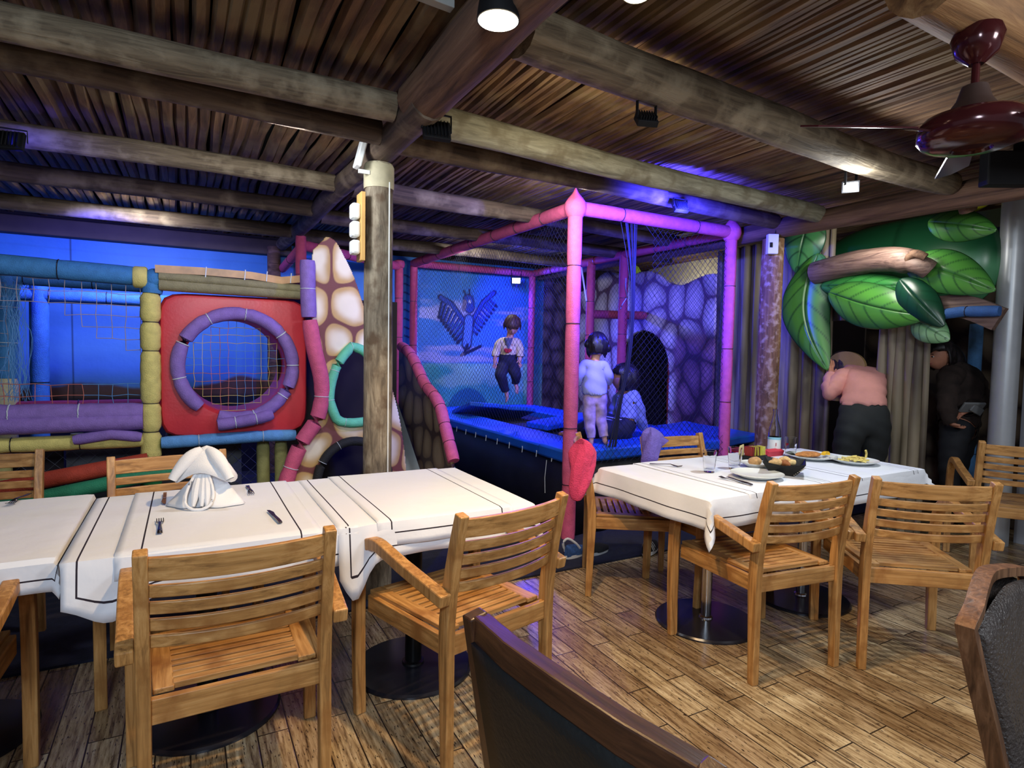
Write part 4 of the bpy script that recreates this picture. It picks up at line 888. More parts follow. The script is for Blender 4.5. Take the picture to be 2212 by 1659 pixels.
for k in range(46):
    a = rnd.random()*6.28; rr = .072*math.sqrt(rnd.random()); L = rnd.uniform(.04, .075); th = rnd.random()*6.28; zz = .016+.030*(1-rr/.08)*rnd.random()
    d = Vector((math.cos(th), math.sin(th), rnd.uniform(-.15, .25)))*L/2; c = Vector((p[0]+rr*math.cos(a), p[1]+rr*math.sin(a)*.8, p[2]+zz+abs(d.z)))
    o = obj('french_fry', sweep(B(), [-d, d*.1+Vector((0, 0, .002)), d], Vector((-d.y, d.x, 0)), .008, .008), MATS.get('fry') or plain('fry', srgb(226, 206, 120), .6, 0, .2, 40), None, False, loc=c); tag(o, 'pale golden french fry in the pile on the round plate', 'french fry', 'fries on the round plate')
o = obj('french_fry', sweep(B(), [(0, 0, -.02), (.004, 0, .01), (-.006, 0, .03)], (0, 1, 0), .009, .009), MATS['fry'], None, False, loc=(p[0]+.085, p[1]-.02, p[2]+.048)); tag(o, 'single fry standing up at the edge of the pile', 'french fry', 'fries on the round plate')
# ================================================================== SOFT PLAY STRUCTURE (left)
YF = 4.6
pf = thing('soft_play_frame', 'foam-wrapped climbing frame with yellow posts, blue top bar and rope nets at the left', 'play frame', (0, 0, 0))
foam('post', [(-.215, YF, .0), (-.215, YF, .38)], .056, YEL, pf, .3)
o = foam('post', [(-.213, YF, .38), (-.21, YF, .64)], .062, GRN, pf, .3, tie=None); o['label'] = 'green taped foot of the yellow post'
foam('post', [(-.21, YF, .64), (-.20, YF, 1.74)], .060, YEL, pf, .19, .74, wob=.03)
foam('rail', [(-2.3, YF+.02, 1.90), (-.28, YF, 1.845)], .062, BLF, pf, .40, .95)
bm = B(); lathe(bm, [(.062, -.04), (.07, -.03), (.07, .03), (.062, .04)], 20); bmesh.ops.transform(bm, matrix=Matrix.Translation((-.255, YF, 1.84)) @ Matrix.Rotation(math.pi/2, 4, 'Y'), verts=bm.verts); o = obj('joint_sleeve', bm, YEL, pf); o['label'] = 'yellow sleeve at the joint'
bm = B(); bmesh.ops.create_icosphere(bm, subdivisions=3, radius=.068, matrix=Matrix.Translation((-.175, YF, 1.835))); tube(bm, [(-.19, YF, 1.74), (-.185, YF, 1.83)], .058, 12); o = obj('corner_joint', bm, BLF, pf); o['label'] = 'blue corner joint'
foam('rail', [(-2.3, YF-.02, .955), (-1.1, YF-.02, .965), (-.25, YF-.02, .955)], .068, PUR, pf, .34, .93, tie=TIE, tr=.004, wob=.02)
foam('rail', [(-2.3, YF-.06, .90), (-.25, YF-.05, .905)], .055, PUR, pf, .34, .95, tie=None)
foam('rail', [(-2.3, YF, .79), (-.25, YF, .775)], .048, YEL, pf, .34, .9)
foam('rail', [(-.62, YF-.05, .80), (-.42, YF-.06, .83), (-.26, YF-.05, .80)], .035, PUR, pf, .2, .8)
foam('post', [(-1.0, YF+.1, 0), (-1.0, YF+.1, .78)], .05, YGR, pf, .3); foam('post', [(-.70, 5.3, 0), (-.70, 5.3, .75)], .05, YGR, pf, .3)
foam('post', [(-.10, 5.25, 0), (-.10, 5.25, .75)], .045, YGR, pf, .3)
foam('post', [(.50, YF+.14, 0), (.495, YF+.14, .72)], .046, YGR, pf, .4); foam('post', [(.62, YF+.10, 0), (.615, YF+.10, .72)], .046, YGR, pf, .4)
foam('rail', [(-.15, YF-.02, .752), (.52, YF-.02, .765), (.70, YF-.02, .76)], .042, LBL, pf, .22, .88, tie=TIE)
foam('post', [(-1.11, 5.4, 1.15), (-1.09, 5.4, 1.90)], .065, BLF, pf, .3, .93, tie=TIE); foam('post', [(-1.13, 5.4, .3), (-1.11, 5.4, 1.15)], .066, CRM, pf, .25, .85)
foam('post', [(-1.09, 6.3, .25), (-1.07, 6.3, 1.9)], .068, BLF, pf, .45, .95)
foam('rail', [(-2.6, 5.4, 1.88), (-.2, 5.4, 1.86)], .058, BLF, pf, .4, .95); foam('rail', [(-2.6, 6.3, 1.80), (.2, 6.3, 1.80)], .058, BLF, pf, .4, .95)
foam('rail', [(-.21, YF, 1.83), (-.2, 5.4, 1.83)], .055, BLF, pf, .4, .95)
foam('rail', [(-2.3, 5.4, .93), (-.3, 5.4, .93)], .055, foamm('dark_red_foam', srgb(150, 40, 60)), pf, .4, .95)
# nets
def hang(x0, x1, y, z0, z1, step, zt=None, wig=.006, seed=0):
    rnd = random.Random(seed); L = []; n = int((x1-x0)/step); m = int((z1-z0)/step)
    P = {}
    for i in range(n+1):
        for j in range(m+1): P[i, j] = (x0+(x1-x0)*i/n+rnd.uniform(-wig, wig), y+rnd.uniform(-wig, wig), z0+(z1-z0)*j/m+rnd.uniform(-wig, wig))
    return P, n, m
P, n, m = hang(-1.05, -.26, YF+.02, 1.0, 1.80, .072, seed=2)
LT, LB_, LO = [], [], []
for i in range(n+1):
    top = [P[i, j] for j in range(m+1) if j >= m-2-max(0, int(i*.9-2)*.75)]
    if len(top) > 1: LT.append(top)
    bot = [P[i, j] for j in range(0, 3)]; (LB_ if i > 6 else LO).append(bot)
for j in range(m+1):
    row = [P[i, j] for i in range(n+1) if j >= m-2-max(0, int(i*.9-2)*.75)]
    if len(row) > 1: LT.append(row)
for j in range(0, 3): LO.append([P[i, j] for i in range(0, 7)]); LB_.append([P[i, j] for i in range(6, n+1)])
curve_net('rope_net', LT, .0022, NETP, pf); curve_net('rope_net', LB_, .0022, NETB, pf); curve_net('rope_net', LO, .0022, NETO, pf)
P, n, m = hang(-2.4, -1.0, YF+.3, .98, 1.78, .08, seed=5); curve_net('rope_net', [[P[i, j] for j in range(m+1)] for i in range(n+1)]+[[P[i, j] for i in range(n+1)] for j in range(m+1)], .0018, NETP, pf)
L = []
for k in range(26):
    x = -1.0+.11*random.random(); L.append(smoothpath([(x+random.uniform(-.05, .05), YF+.25, 1.02+.15*q+.02*random.random()) for q in range(6)], 3))
curve_net('tangled_net', L, .0014, NETB, pf)
# dark wire mesh and grey board under the frame
L = []
for k in range(-10, 22):
    L.append([(-1.1+k*.09, 4.98, 0), (-1.1+k*.09+.72, 4.98, .72)]); L.append([(-1.1+k*.09+.72, 4.98, 0), (-1.1+k*.09, 4.98, .72)])
curve_net('wire_mesh', [[p for p in l] for l in L], .0016, plain('grey_wire', srgb(110, 112, 116), .5, .5, 0), pf)
bm = B(); box(bm, (-.18, 5.05, .36), (1.1, .03, .72)); o = obj('grey_board', bm, plain('grey_board', srgb(92, 92, 98), .8, 0, .15), None, False); tag(o, 'grey board behind the wire mesh under the climbing frame', 'board')
bm = B(); box(bm, (-1.8, 5.1, .36), (2.1, .03, .72)); o = obj('dark_board', bm, DARKW, None, False); tag(o, 'dark board closing the space under the climbing frame', 'board')
rm = thing('foam_ramp', 'orange red ramp with a green foam edge under the climbing frame', 'ramp', (0, 0, 0))
foam('ramp_roll', [(-1.6, 4.42, .44), (-.72, 4.42, .59), (-.22, 4.46, .66)], .05, RDF, rm, .6, .97, tie=None); foam('ramp_edge', [(-1.5, 4.34, .36), (-.7, 4.34, .505), (-.30, 4.36, .57), (.02, 4.4, .60)], .045, GRF, rm, .6, .97, tie=None)
bm = B(); sweep(bm, [(-1.7, 4.62, .40), (-.7, 4.62, .56), (-.24, 4.62, .62)], (0, 1, 0), .36, .03); obj('ramp_sheet', bm, RDF, rm, False)
# red cube with a round window
def red_cube():
    t = thing('red_play_cube', 'red moulded play cube with a round net window in a purple foam ring', 'play cube', (.315, YF, 1.265))
    hw, hh, D, R0 = .475, .49, .62, .335; bm = B(); n = 72
    def sq(a, w, h, rr=.10):
        c, s = math.cos(a), math.sin(a); k = 1/(abs(c)**9+abs(s)**9)**(1/9.); return (w*c*k, h*s*k)
    rows = []
    prof = [('c', R0, .03), ('c', R0+.02, -.005), ('s', .93, -.012), ('s', .965, -.005), ('s', .99, .02), ('s', 1.0, .06), ('s', 1.0, D)]
    for kind, f, y in prof:
        row = []
        for i in range(n):
            a = 2*math.pi*i/n; x, z = (f*math.cos(a), f*math.sin(a)) if kind == 'c' else tuple(q*f for q in sq(a, hw, hh)); row.append(bm.verts.new((x, y, z)))
        rows.append(row)
    for a, b in zip(rows, rows[1:]):
        for j in range(n): bm.faces.new((a[j], a[(j+1) % n], b[(j+1) % n], b[j]))
    # inner round tunnel
    r2 = [[bm.verts.new((R0*math.cos(2*math.pi*i/n), y, R0*math.sin(2*math.pi*i/n))) for i in range(n)] for y in (.2, D-.02)]; rows2 = [rows[0]]+r2
    for a, b in zip(rows2, rows2[1:]):
        for j in range(n): bm.faces.new((b[j], b[(j+1) % n], a[(j+1) % n], a[j]))
    for j in range(n): bm.faces.new((r2[-1][j], rows[-1][j], rows[-1][(j+1) % n], r2[-1][(j+1) % n]))
    obj('cube_shell', bm, RED, t)
    RG = .365; rp = [(RG*math.cos(a), -.035, RG*math.sin(a)) for a in [math.radians(-110+k*340/70) for k in range(71)]]
    foam('foam_ring', rp, .046, PUR, t, .235, .84, tie=TIE, tr=.004, wob=.02); foam('foam_ring', [(-.13, -.085, -.40), (.0, -.085, -.385), (.13, -.085, -.365), (.22, -.07, -.34)], .042, PUR, t, .13, .86, tie=TIE, tr=.004)
    P, n, m = hang(-.32, .32, .05, -.32, .32, .05, seed=8, wig=.005); q = {'a': [], 'b': [], 'c': []}
    def okp(p): return math.hypot(p[0], p[2]) < .335
    for lst in ([[P[i, j] for j in range(m+1)] for i in range(n+1)], [[P[i, j] for i in range(n+1)] for j in range(m+1)]):
        for k, l in enumerate(lst):
            l = [p for p in l if okp(p)]
            if len(l) > 1: q['abc'[(k//3) % 3]].append(l)
    for k, mt in (('a', NETY), ('b', NETO), ('c', NETB)): curve_net('window_net', q[k], .0020, mt, t)
red_cube()
ca = thing('padded_canopy', 'olive foam rolls under an orange vinyl sheet on top of the red cube', 'canopy', (0, 0, 0))
foam('foam_roll', [(-.15, YF-.03, 1.80), (.3, YF-.03, 1.795), (.73, YF-.03, 1.79)], .042, OLV, ca, .45, .98, tie=None); foam('foam_roll', [(-.15, YF-.05, 1.852), (.3, YF-.05, 1.84), (.76, YF-.05, 1.825)], .03, OLV, ca, .45, .98, tie=None)
bm = B(); sweep(bm, [(-.17, YF+.16, 1.895), (.1, YF+.16, 1.90), (.4, YF+.16, 1.895), (.6, YF+.16, 1.875), (.76, YF+.16, 1.90)], (0, 1, 0), .46, .05); obj('vinyl_sheet', bm, ORV, ca, True)
bm = B()
for x in (.12, .36, .5, .66): tube(bm, [(x, YF-.072, 1.86), (x+.006, YF-.074, 1.93)], .004, 5)
obj('white_lacing', bm, TIE, ca)
# stone-painted slide front
def inpoly(x, y, poly):
    ins = np.zeros(x.shape, bool); k = len(poly)
    for i in range(k):
        x1, y1 = poly[i]; x2, y2 = poly[(i+1) % k]; c_ = ((y1 > y) != (y2 > y)) & (x < (x2-x1)*(y-y1)/((y2-y1) or 1e-9)+x1); ins ^= c_
    return ins
def spl(pts, n=5): return [(p.x, p.z) for p in smoothpath([(a, 0, b) for a, b in pts], n)]
sp = thing('stone_slide_front', 'tall stone-painted board with pink foam edge and mint green window behind the post', 'play panel', (0, 4.5, 0))
left = [(.55, .0), (.60, .25), (.645, .47), (.741, .717), (.855, .899), (.885, 1.137), (.83, 1.40), (.80, 1.60), (.785, 1.87), (.806, 2.104)]
right = [(.887, 2.208), (.96, 2.19), (1.03, 2.08), (1.105, 1.928), (1.175, 1.726), (1.27, 1.45), (1.412, 1.059), (1.49, .693), (1.53, .30), (1.54, 0)]
outl = spl(left)+spl(right)[1:]
mint = spl([(1.082, 1.419), (.974, 1.274), (.921, 1.07), (.95, .93), (1.0, .86), (1.153, .849), (1.25, .90), (1.26, 1.15), (1.20, 1.36), (1.082, 1.419)], 4)
arch = [(1.10+.27*math.cos(a), .40+.31*math.sin(a)) for a in [math.pi*k/20 for k in range(21)]]+[(.83, -.1), (1.37, -.1)]
def PP(u, v): x = .5+1.1*u; return np.stack([x, np.zeros_like(x), 2.25*v], -1)
def PC(u, v):
    x = .5+1.1*u; z = 2.25*v; c = stones(x, z*1.0, .235, srgb(120, 66, 62), (srgb(196, 156, 96), srgb(240, 226, 196)), 11, .10); e = fbm(x*7, z*7)
    return c*(.9+.2*e)[..., None]
def PM(u, v): x = .5+1.1*u; z = 2.25*v; return inpoly(x, z, outl) & ~inpoly(x, z, mint) & ~inpoly(x, z, arch)
o = paintmesh('board', 190, 390, PP, PC, PAINT, sp, mask=PM); s = o.modifiers.new('s', 'SOLIDIFY'); s.thickness = .03; s.offset = 0
lp = [(x-.02, -.04, z) for x, z in spl(left[:-2]+[(.79, 1.80)])]; foam('edge_foam', [p for p in lp if p[2] < 1.62], .056, PNK, sp, .30, .88, tie=TIE, tr=.003)
o = foam('edge_foam', [(.775, -.04, 1.62), (.768, -.04, 1.80), (.765, -.04, 2.02)], .054, PUR, sp, .17, .93, tie=TIE); o['label'] = 'purple foam on top of the pink edge'
foam('window_foam', [(x, -.03, z) for x, z in mint[:-1]], .036, MINT, sp, .22, .9, closed=True, tie=TIE, tr=.002)
foam('arch_foam', [(x, -.03, z) for x, z in arch[:21]]+[(.83, -.03, .2), (.83, -.03, 0)], .034, BKF, sp, .2, .92, tie=TIE, tr=.002)
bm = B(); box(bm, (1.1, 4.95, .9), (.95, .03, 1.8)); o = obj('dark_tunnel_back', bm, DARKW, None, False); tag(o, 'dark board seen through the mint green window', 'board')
# slide
sl = thing('slide', 'grey white slide with a brown stone-painted side board and pink foam edge', 'slide', (0, 0, 0))
bm = B(); sweep(bm, [(1.55, 5.5, .98), (1.55, 5.2, .74), (1.55, 4.6, .24), (1.55, 4.35, .08), (1.55, 4.15, .05)], (1, 0, 0), .36, .02); obj('chute', bm, SLIDE, sl, True)
gp = [(5.44, 1.42), (5.2, 1.36), (4.99, 1.235), (4.80, 1.10), (4.585, 1.02), (4.45, .94), (4.38, .85), (4.27, .70), (4.16, .55), (4.12, .40)]
gpoly = spl(gp, 4)+[(4.12, 0), (4.45, .05), (5.44, .86)]
def GP(u, v): y = 4.1+1.36*u; return np.stack([np.full_like(y, 1.77), y, 1.46*v], -1)
def GC(u, v): y = 4.1+1.36*u; z = 1.46*v; return stones(y, z, .24, srgb(62, 40, 34), (srgb(108, 84, 62), srgb(138, 116, 90)), 17, .10)
o = paintmesh('side_board', 170, 170, GP, GC, PAINT, sl, mask=lambda u, v: inpoly(4.1+1.36*u, 1.46*v, gpoly)); s = o.modifiers.new('s', 'SOLIDIFY'); s.thickness = .03; s.offset = 0
foam('edge_foam', [(1.78, y, z+.01) for y, z in spl(gp[:-1], 4)], .048, PNK, sl, .16, .93, tie=TIED, tr=.002)
bm = B(); tube(bm, [(1.77, 4.13, .3), (1.77, 4.13, .52)], .012, 8); obj('edge_tube', bm, CHROME, sl)
# ================================================================== TRAMPOLINE AND CAGE
tr = thing('trampoline', 'trampoline bed with bright blue padding and a tall black skirt', 'trampoline', (0, 0, 0))
def pad(c, s, rz=0, rx=0, ry=0, lab=None):
    bm = B(); box(bm, c, s, rz, rx, ry); bmesh.ops.subdivide_edges(bm, edges=bm.edges, cuts=4, use_grid_fill=True)
    for v in bm.verts: v.co.z += .006*math.sin(v.co.x*14)*math.cos(v.co.y*11)
    o = obj('pad', bm, PADB, tr, True, .03)
    if lab: o['label'] = lab
    return o
pad((3.30, 3.86, .625), (1.68, .40, .10)); pad((2.68, 5.45, .625), (.42, 2.9, .09)); pad((3.30, 6.95, .63), (1.7, .40, .10)); pad((4.02, 5.45, .625), (.42, 2.9, .09))
pad((3.15, 6.2, .70), (.85, .5, .05), 0, -.30, .12, 'blue pad folded up at the back'); pad((3.55, 5.3, .67), (1.2, .25, .06), .5, .1); pad((4.5, 4.35, .60), (.75, .9, .08), .1, .03, -.05)
bm = B(); box(bm, (3.35, 5.4, .585), (1.2, 2.9, .02)); obj('bed', bm, BED, tr, False)
bm = B(); n = 60
def skirt(a, b):
    rows = []
    for i in range(n+1):
        t = i/n; p = Vector(a).lerp(Vector(b), t); d = (Vector(b)-Vector(a)).normalized(); nn = Vector((d.y, -d.x, 0)); w = .012*math.sin(t*38)+.008*math.sin(t*17)
        rows.append([bm.verts.new(p+nn*w*(1-k/2)+Vector((0, 0, z))) for k, z in enumerate((.0, .3, .60))])
    for p, q in zip(rows, rows[1:]):
        for j in range(2): bm.faces.new((p[j], q[j], q[j+1], p[j+1]))
skirt((2.50, 7.1, 0), (2.50, 3.70, 0)); skirt((2.50, 3.70, 0), (4.14, 3.70, 0)); skirt((4.14, 3.7, 0), (4.14, 7.1, 0)); obj('skirt', bm, NAVY, tr, True, solid=.004)
bm = B()
for k in range(14): y = 3.85+k*.23; obj('tie_cord', tube(B(), [(2.462, y, .56), (2.466, y, .60), (2.47, y+.01, .61)], .003, 5), TIE, tr)
tube(bm, [(2.462, 3.92, .56), (2.455, 3.93, .42), (2.457, 3.925, .30)], .003, 5); obj('tie_cord', bm, TIE, tr)
cg = thing('trampoline_cage', 'pink foam-wrapped trampoline cage with black netting', 'cage', (0, 0, 0))
ZR = 2.455; A0, B0, C0, D0 = (2.50, 3.66), (4.12, 3.66), (2.46, 7.06), (4.12, 7.02)
def cpole(p, z0, z1, r=.05, mat=PNK, seg=.46, dip=.93): return foam('pole', [(p[0], p[1], z0), (p[0], p[1], z1)], r, mat, cg, seg, dip, tie=TIED, tr=.003)
cpole(A0, 0, ZR, .054, PNK, .42); cpole(B0, 0, ZR, .05, PNK, .46); cpole(C0, 0, ZR, .048, MAG, .46); cpole(D0, .0, ZR, .046, MAG, .46)
cpole((4.12, 5.68), .3, ZR, .05, MAG, .46); cpole((4.12, 5.09), .3, ZR, .05, MAG, .46)
foam('rail', [(A0[0], A0[1], ZR), (C0[0], C0[1], ZR)], .052, PNK, cg, .42, .95); foam('rail', [(A0[0], A0[1], ZR), (B0[0], B0[1], ZR)], .052, PNK, cg, .42, .95)
foam('rail', [(B0[0], B0[1], ZR), (D0[0], D0[1], ZR)], .046, MAG, cg, .5, .95); foam('rail', [(C0[0], C0[1], ZR), (D0[0], D0[1], ZR)], .046, MAG, cg, .5, .95)
foam('rail', [(4.12, 5.68, 1.85), (4.94, 5.68, 1.87)], .05, MAG, cg, .4, .95)
for p in (A0, B0):
    bm = B(); lathe(bm, [(.056, -.07), (.072, -.045), (.082, -.01), (.078, .03), (.055, .065), (.025, .10), (.004, .14)], 24, (p[0], p[1], ZR+.0)); obj('corner_cap', bm, PNK, cg)
def diamond(o, u, v, wu, wv, s, wig=.008, mask=None, sag=None, seed=0):
    """diamond netting over the rectangle o + u*[0,wu] + v*[0,wv]"""
    rnd = random.Random(seed); o = Vector(o); u = Vector(u); v = Vector(v); nrm = u.cross(v); L = []; k = int((wu+wv)/s)+1
    ph = rnd.random()*6
    def pt(a, b): w = wig*math.sin(a*7+ph)*math.sin(b*6+ph)*2; return o+u*(a+.012*math.sin(b*5+a*2))+v*(b+.010*math.sin(a*6))+nrm*w
    for sg in (1, -1):
        for i in range(k+1):
            c = i*s; pts = []; m_ = 0
            a = 0
            stepa = .06
            while a <= wu+1e-6:
                b = c-a if sg == 1 else c-(wu-a)
                if -1e-6 <= b <= wv+1e-6 and (mask is None or mask(a, b)): pts.append(pt(a, b))
                elif len(pts) > 1: L.append(pts); pts = []
                else: pts = []
                a += stepa
            if len(pts) > 1: L.append(pts)
    return L
NZ = .66; NH = ZR-NZ-.04
L = diamond((2.49, 3.70, NZ), (0, 1, 0), (0, 0, 1), 3.32, NH, .056, seed=1); curve_net('net', L, .0015, NETM, cg)
L = diamond((2.50, 7.06, NZ), (1, 0, 0), (0, 0, 1), 1.6, NH, .062, seed=2); curve_net('net', L, .0014, NETM, cg)
L = diamond((4.12, 3.70, NZ), (0, 1, 0), (0, 0, 1), 3.28, NH, .060, seed=3); curve_net('net', L, .0014, NETM, cg)
L = diamond((2.80, 3.655, NZ), (1, 0, 0), (0, 0, 1), 1.30, NH, .058, mask=lambda a, b: a > .22-.15*math.cos(b*2.2)+.03*math.sin(b*9), seed=4); curve_net('net', L, .0017, NETM, cg)
L = diamond((2.52, 3.63, .52), (1, 0, 0), (0, 0, 1), 1.6, .22, .058, seed=6); curve_net('net', L, .0016, NETM, cg)
L = []
for k in range(16):
    w = random.uniform(-.02, .02); L.append(smoothpath([(3.0+w*4, 3.66, 2.40), (3.03+w*1.5, 3.64, 2.0), (3.02+w, 3.62, 1.6), (2.99+w, 3.62, 1.3), (2.92+w, 3.62, 1.0), (2.86+w*2.5, 3.63, .68)], 4))
o = curve_net('gathered_net', L, .0035, NETM, cg); o['label'] = 'netting gathered into a rope beside the opening'
bm = B(); tube(bm, smoothpath([(2.985, 3.66, 1.98), (2.975, 3.65, 1.90), (2.99, 3.65, 1.84), (2.95, 3.65, 1.78), (2.93, 3.65, 1.74)], 4), .005, 6); obj('hook_cord', bm, TIED, cg)
bm = B(); tube(bm, [onx(1256, 578, 4.06), onx(1267, 650, 4.06)], .010, 6); obj('pale_strap', bm, TIE, cg)
# magenta slide tower bars behind the stone board
tw_ = thing('slide_tower_frame', 'magenta foam-wrapped bars of the slide tower behind the stone board and post', 'play frame', (0, 0, 0))
q1 = onz(862, 572, 2.40); q2 = onz(650, 515, 2.42); q0 = onz(598, 585, 2.30)
foam('pole', [(q1.x, q1.y, .3), (q1.x, q1.y, 2.40)], .05, MAG, tw_, .4, .93); foam('pole', [(q2.x, q2.y, .3), (q2.x, q2.y, 2.44)], .05, MAG, tw_, .36, .93)
foam('rail', [(q2.x, q2.y, 2.36), (q1.x, q1.y, 2.38)], .05, MAG, tw_, .33, .93); foam('rail', [(q2.x, q2.y, 2.33), (q0.x, min(q0.y, 7.1), 2.27)], .045, MAG, tw_, .33, .93)
bm = B(); lathe(bm, [(.03, -.06), (.06, -.04), (.07, 0), (.06, .035), (.02, .05)], 20, (q1.x, q1.y, 2.41)); obj('corner_cap', bm, MAG, tw_)
# things seen through the stone arch
th = thing('playroom_frame', 'dim pink bars and blue mats seen through the stone arch', 'play frame', (0, 0, 0))
foam('pole', [(5.9, 6.2, 0), (5.9, 6.2, 2.2)], .055, MAG, th, .5); foam('pole', [(6.0, 5.75, 0), (6.0, 5.75, 2.2)], .05, PUR, th, .5)
bm = B(); box(bm, (6.5, 5.6, .2), (.9, 1.2, .3)); obj('mat', bm, PADB, th, False, .02); bm = B(); box(bm, (6.6, 6.0, 1.1), (.05, .5, .9)); obj('green_panel', bm, GRN, th, False)
# soft cube by the bark wall
t = thing('soft_block', 'red and blue vinyl soft block on the floor behind the bottle', 'soft block', (4.55, 3.62, 0), .12)
bm = B(); box(bm, (0, 0, .28), (.50, .50, .54)); obj('block', bm, plain('red_vinyl', srgb(200, 28, 36), .4, 0, .08), t, False, .03)
bm = B(); box(bm, (-.262, 0, .28), (.03, .46, .48)); obj('side_panel', bm, plain('blue_vinyl_side', srgb(40, 44, 170), .4, 0, .08), t, False, .01)
# ================================================================== LEAVES, CANOPY AND BARK AT THE SIDE
def leaf(label, base, tip, w, cup=.05, bend=(0, 0, 0), nrm=(-1, -.35, 0), cols=((20, 84, 44), (96, 176, 60)), skew=0, nv=9, name='painted_leaf'):
    """moulded leaf with painted midrib and side veins"""
    Bs, T = Vector(base), Vector(tip); ax = T-Bs; L = ax.length; n_ = Vector(nrm).normalized(); sd = ax.cross(n_).normalized(); nr = sd.cross(ax).normalized()
    if nr.dot(n_) < 0: nr = -nr
    Bn = np.array(Bs); A = np.array(ax); S = np.array(sd); Nn = np.array(nr); bd = np.array(bend)
    def wid(u): return w*np.sin(np.pi*np.clip(u, 0, 1)**.8)**.75
    def P(u, v):
        s_ = (v-.5)*2; ww = wid(u)*s_*(1+skew*np.sign(s_)); c = Bn+A*u[..., None]+bd*(np.sin(np.pi*u))[..., None]
        return c+S*ww[..., None]+Nn*(cup*(1-s_**2)*np.sin(np.pi*u)-.012*np.exp(-(s_/.05)**2))[..., None]
    def C(u, v):
        s_ = (v-.5)*2; c = lerp3(srgb(*cols[0]), srgb(*cols[1]), np.clip(.25+.75*np.abs(np.sin(np.pi*(np.abs(s_)*.9+.12)))*(.6+.5*fbm(u*5, v*4)), 0, 1))
        vein = np.abs(((u-.22*np.abs(s_)**1.2)*nv) % 1-.5); vm = sstep(.10, .02, vein)*sstep(.03, .1, np.abs(s_)); c = c*(1-.75*vm[..., None])+np.array(srgb(12, 50, 30))*.75*vm[..., None]
        mid_ = sstep(.055, .02, np.abs(s_)); c = c*(1-.85*mid_[..., None])+np.array(srgb(150, 200, 140))*.85*mid_[..., None]
        md = sstep(.03, .0, np.abs(np.abs(s_)-.085)); c = c*(1-.6*md[..., None])+np.array(srgb(16, 60, 34))*.6*md[..., None]
        ed = sstep(.93, 1.0, np.abs(s_)); return c*(1-.5*ed[..., None])
    o = paintmesh(name, 60, 41, P, C, PAINTG); s = o.modifiers.new('s', 'SOLIDIFY'); s.thickness = .012; tag(o, label, 'leaf'); return o
XL = 4.86
LG = ((14, 66, 38), (84, 150, 58)); LG2 = ((18, 80, 56), (84, 160, 96)); LD = ((16, 66, 40), (60, 140, 62))
leaf('long bright leaf hanging vertically, its tip by the bent person', onx(1768, 548, XL), onx(1788, 800, XL-.06), .20, bend=(0, .16, 0), cols=LG, nv=6)
leaf('pale broad leaf under the edge beam right beside the peeling post', onx(1752, 462, XL), onx(1722, 590, XL), .17, cols=LG2, nv=4)
leaf('bright wide leaf above the bent person, stem to the left', onx(1792, 632, XL-.1), onx(2010, 684, XL-.12), .17, cols=LG, bend=(0, 0, -.03), nv=6)
leaf('dark leaf lying just above the bright wide leaf', onx(1775, 618, XL-.02), onx(1990, 618, XL-.04), .10, cols=LD, nv=6)
leaf('large leaf reaching the metal column at middle height', onx(1962, 568, XL-.05), onx(2150, 628, XL-.05), .15, cols=LG, bend=(0, 0, .02), nv=6)
leaf('leaf with a pale midrib near the top of the metal column', onx(2008, 480, XL-.05), onx(2152, 498, XL-.05), .11, cols=LG, nv=5)
leaf('dark blue green leaf drooping over the bark pillar top', onx(1945, 605, XL-.12), onx(2038, 705, XL-.1), .11, cols=((8, 38, 28), (20, 70, 46)), nv=5)
leaf('pale cut leaf corner below the blue foam bar', onx(1975, 690, XL-.02), onx(2050, 735, XL-.05), .10, cols=((60, 120, 76), (150, 196, 140)), nv=5)
leaf('dim leaf seen above the edge beam', onx(1725, 455, 4.9), onx(1850, 405, 4.9), .11, cols=LD, nv=4)
# green canopy body
def canopy():
    def P(u, v):
        a = np.pi*v; y = 2.22+1.5*(1-u); r = .40*(1-np.abs(2*u-1)**3.5)**.5+.01; return np.stack([5.40-.5*r*np.sin(a), y, 2.17+r*np.cos(a)-.06*(1-u)**2], -1)
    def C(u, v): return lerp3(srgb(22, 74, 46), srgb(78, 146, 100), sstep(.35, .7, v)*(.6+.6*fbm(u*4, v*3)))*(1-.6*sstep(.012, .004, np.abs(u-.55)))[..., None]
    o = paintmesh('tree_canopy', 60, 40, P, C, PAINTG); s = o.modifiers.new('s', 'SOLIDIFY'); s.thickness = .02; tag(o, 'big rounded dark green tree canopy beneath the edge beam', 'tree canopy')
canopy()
bm = B(); pts = [onx(1762, 590, 4.84), onx(1850, 568, 4.80), onx(1930, 560, 4.76), onx(1985, 572, 4.72), onx(2010, 585, 4.75)]
tube(bm, smoothpath(pts, 6), [.10]*8+[.095]*8+[.07]*8+[.05], 14, up=Vector((0, 0, 1))); o = obj('painted_branch', bm, grain('painted_bark_arm', [srgb(50, 34, 32), srgb(112, 88, 78), srgb(140, 116, 104)], 'y', 2, 40, .6, .4)); tag(o, 'striped brown painted branch lying over the leaves', 'branch')
bm = B(); tube(bm, smoothpath([onx(1955, 568, 4.70), onx(1975, 548, 4.66), onx(2000, 556, 4.68)], 5), .03, 10); o2 = obj('branch_stub', bm, LOGR, o)
bm = B(); sweep(bm, smoothpath([onx(2000, 668, 4.85), onx(2080, 662, 4.85), onx(2160, 690, 4.85)], 5), (1, 0, 0), .05, .16); tag(obj('lower_branch', bm, MATS['painted_bark_arm'], None, True), 'brown branch behind the blue foam bar', 'branch')
bt = thing('blue_play_bars', 'blue foam bar and pole behind the woman in dark clothes', 'play frame', (0, 0, 0))
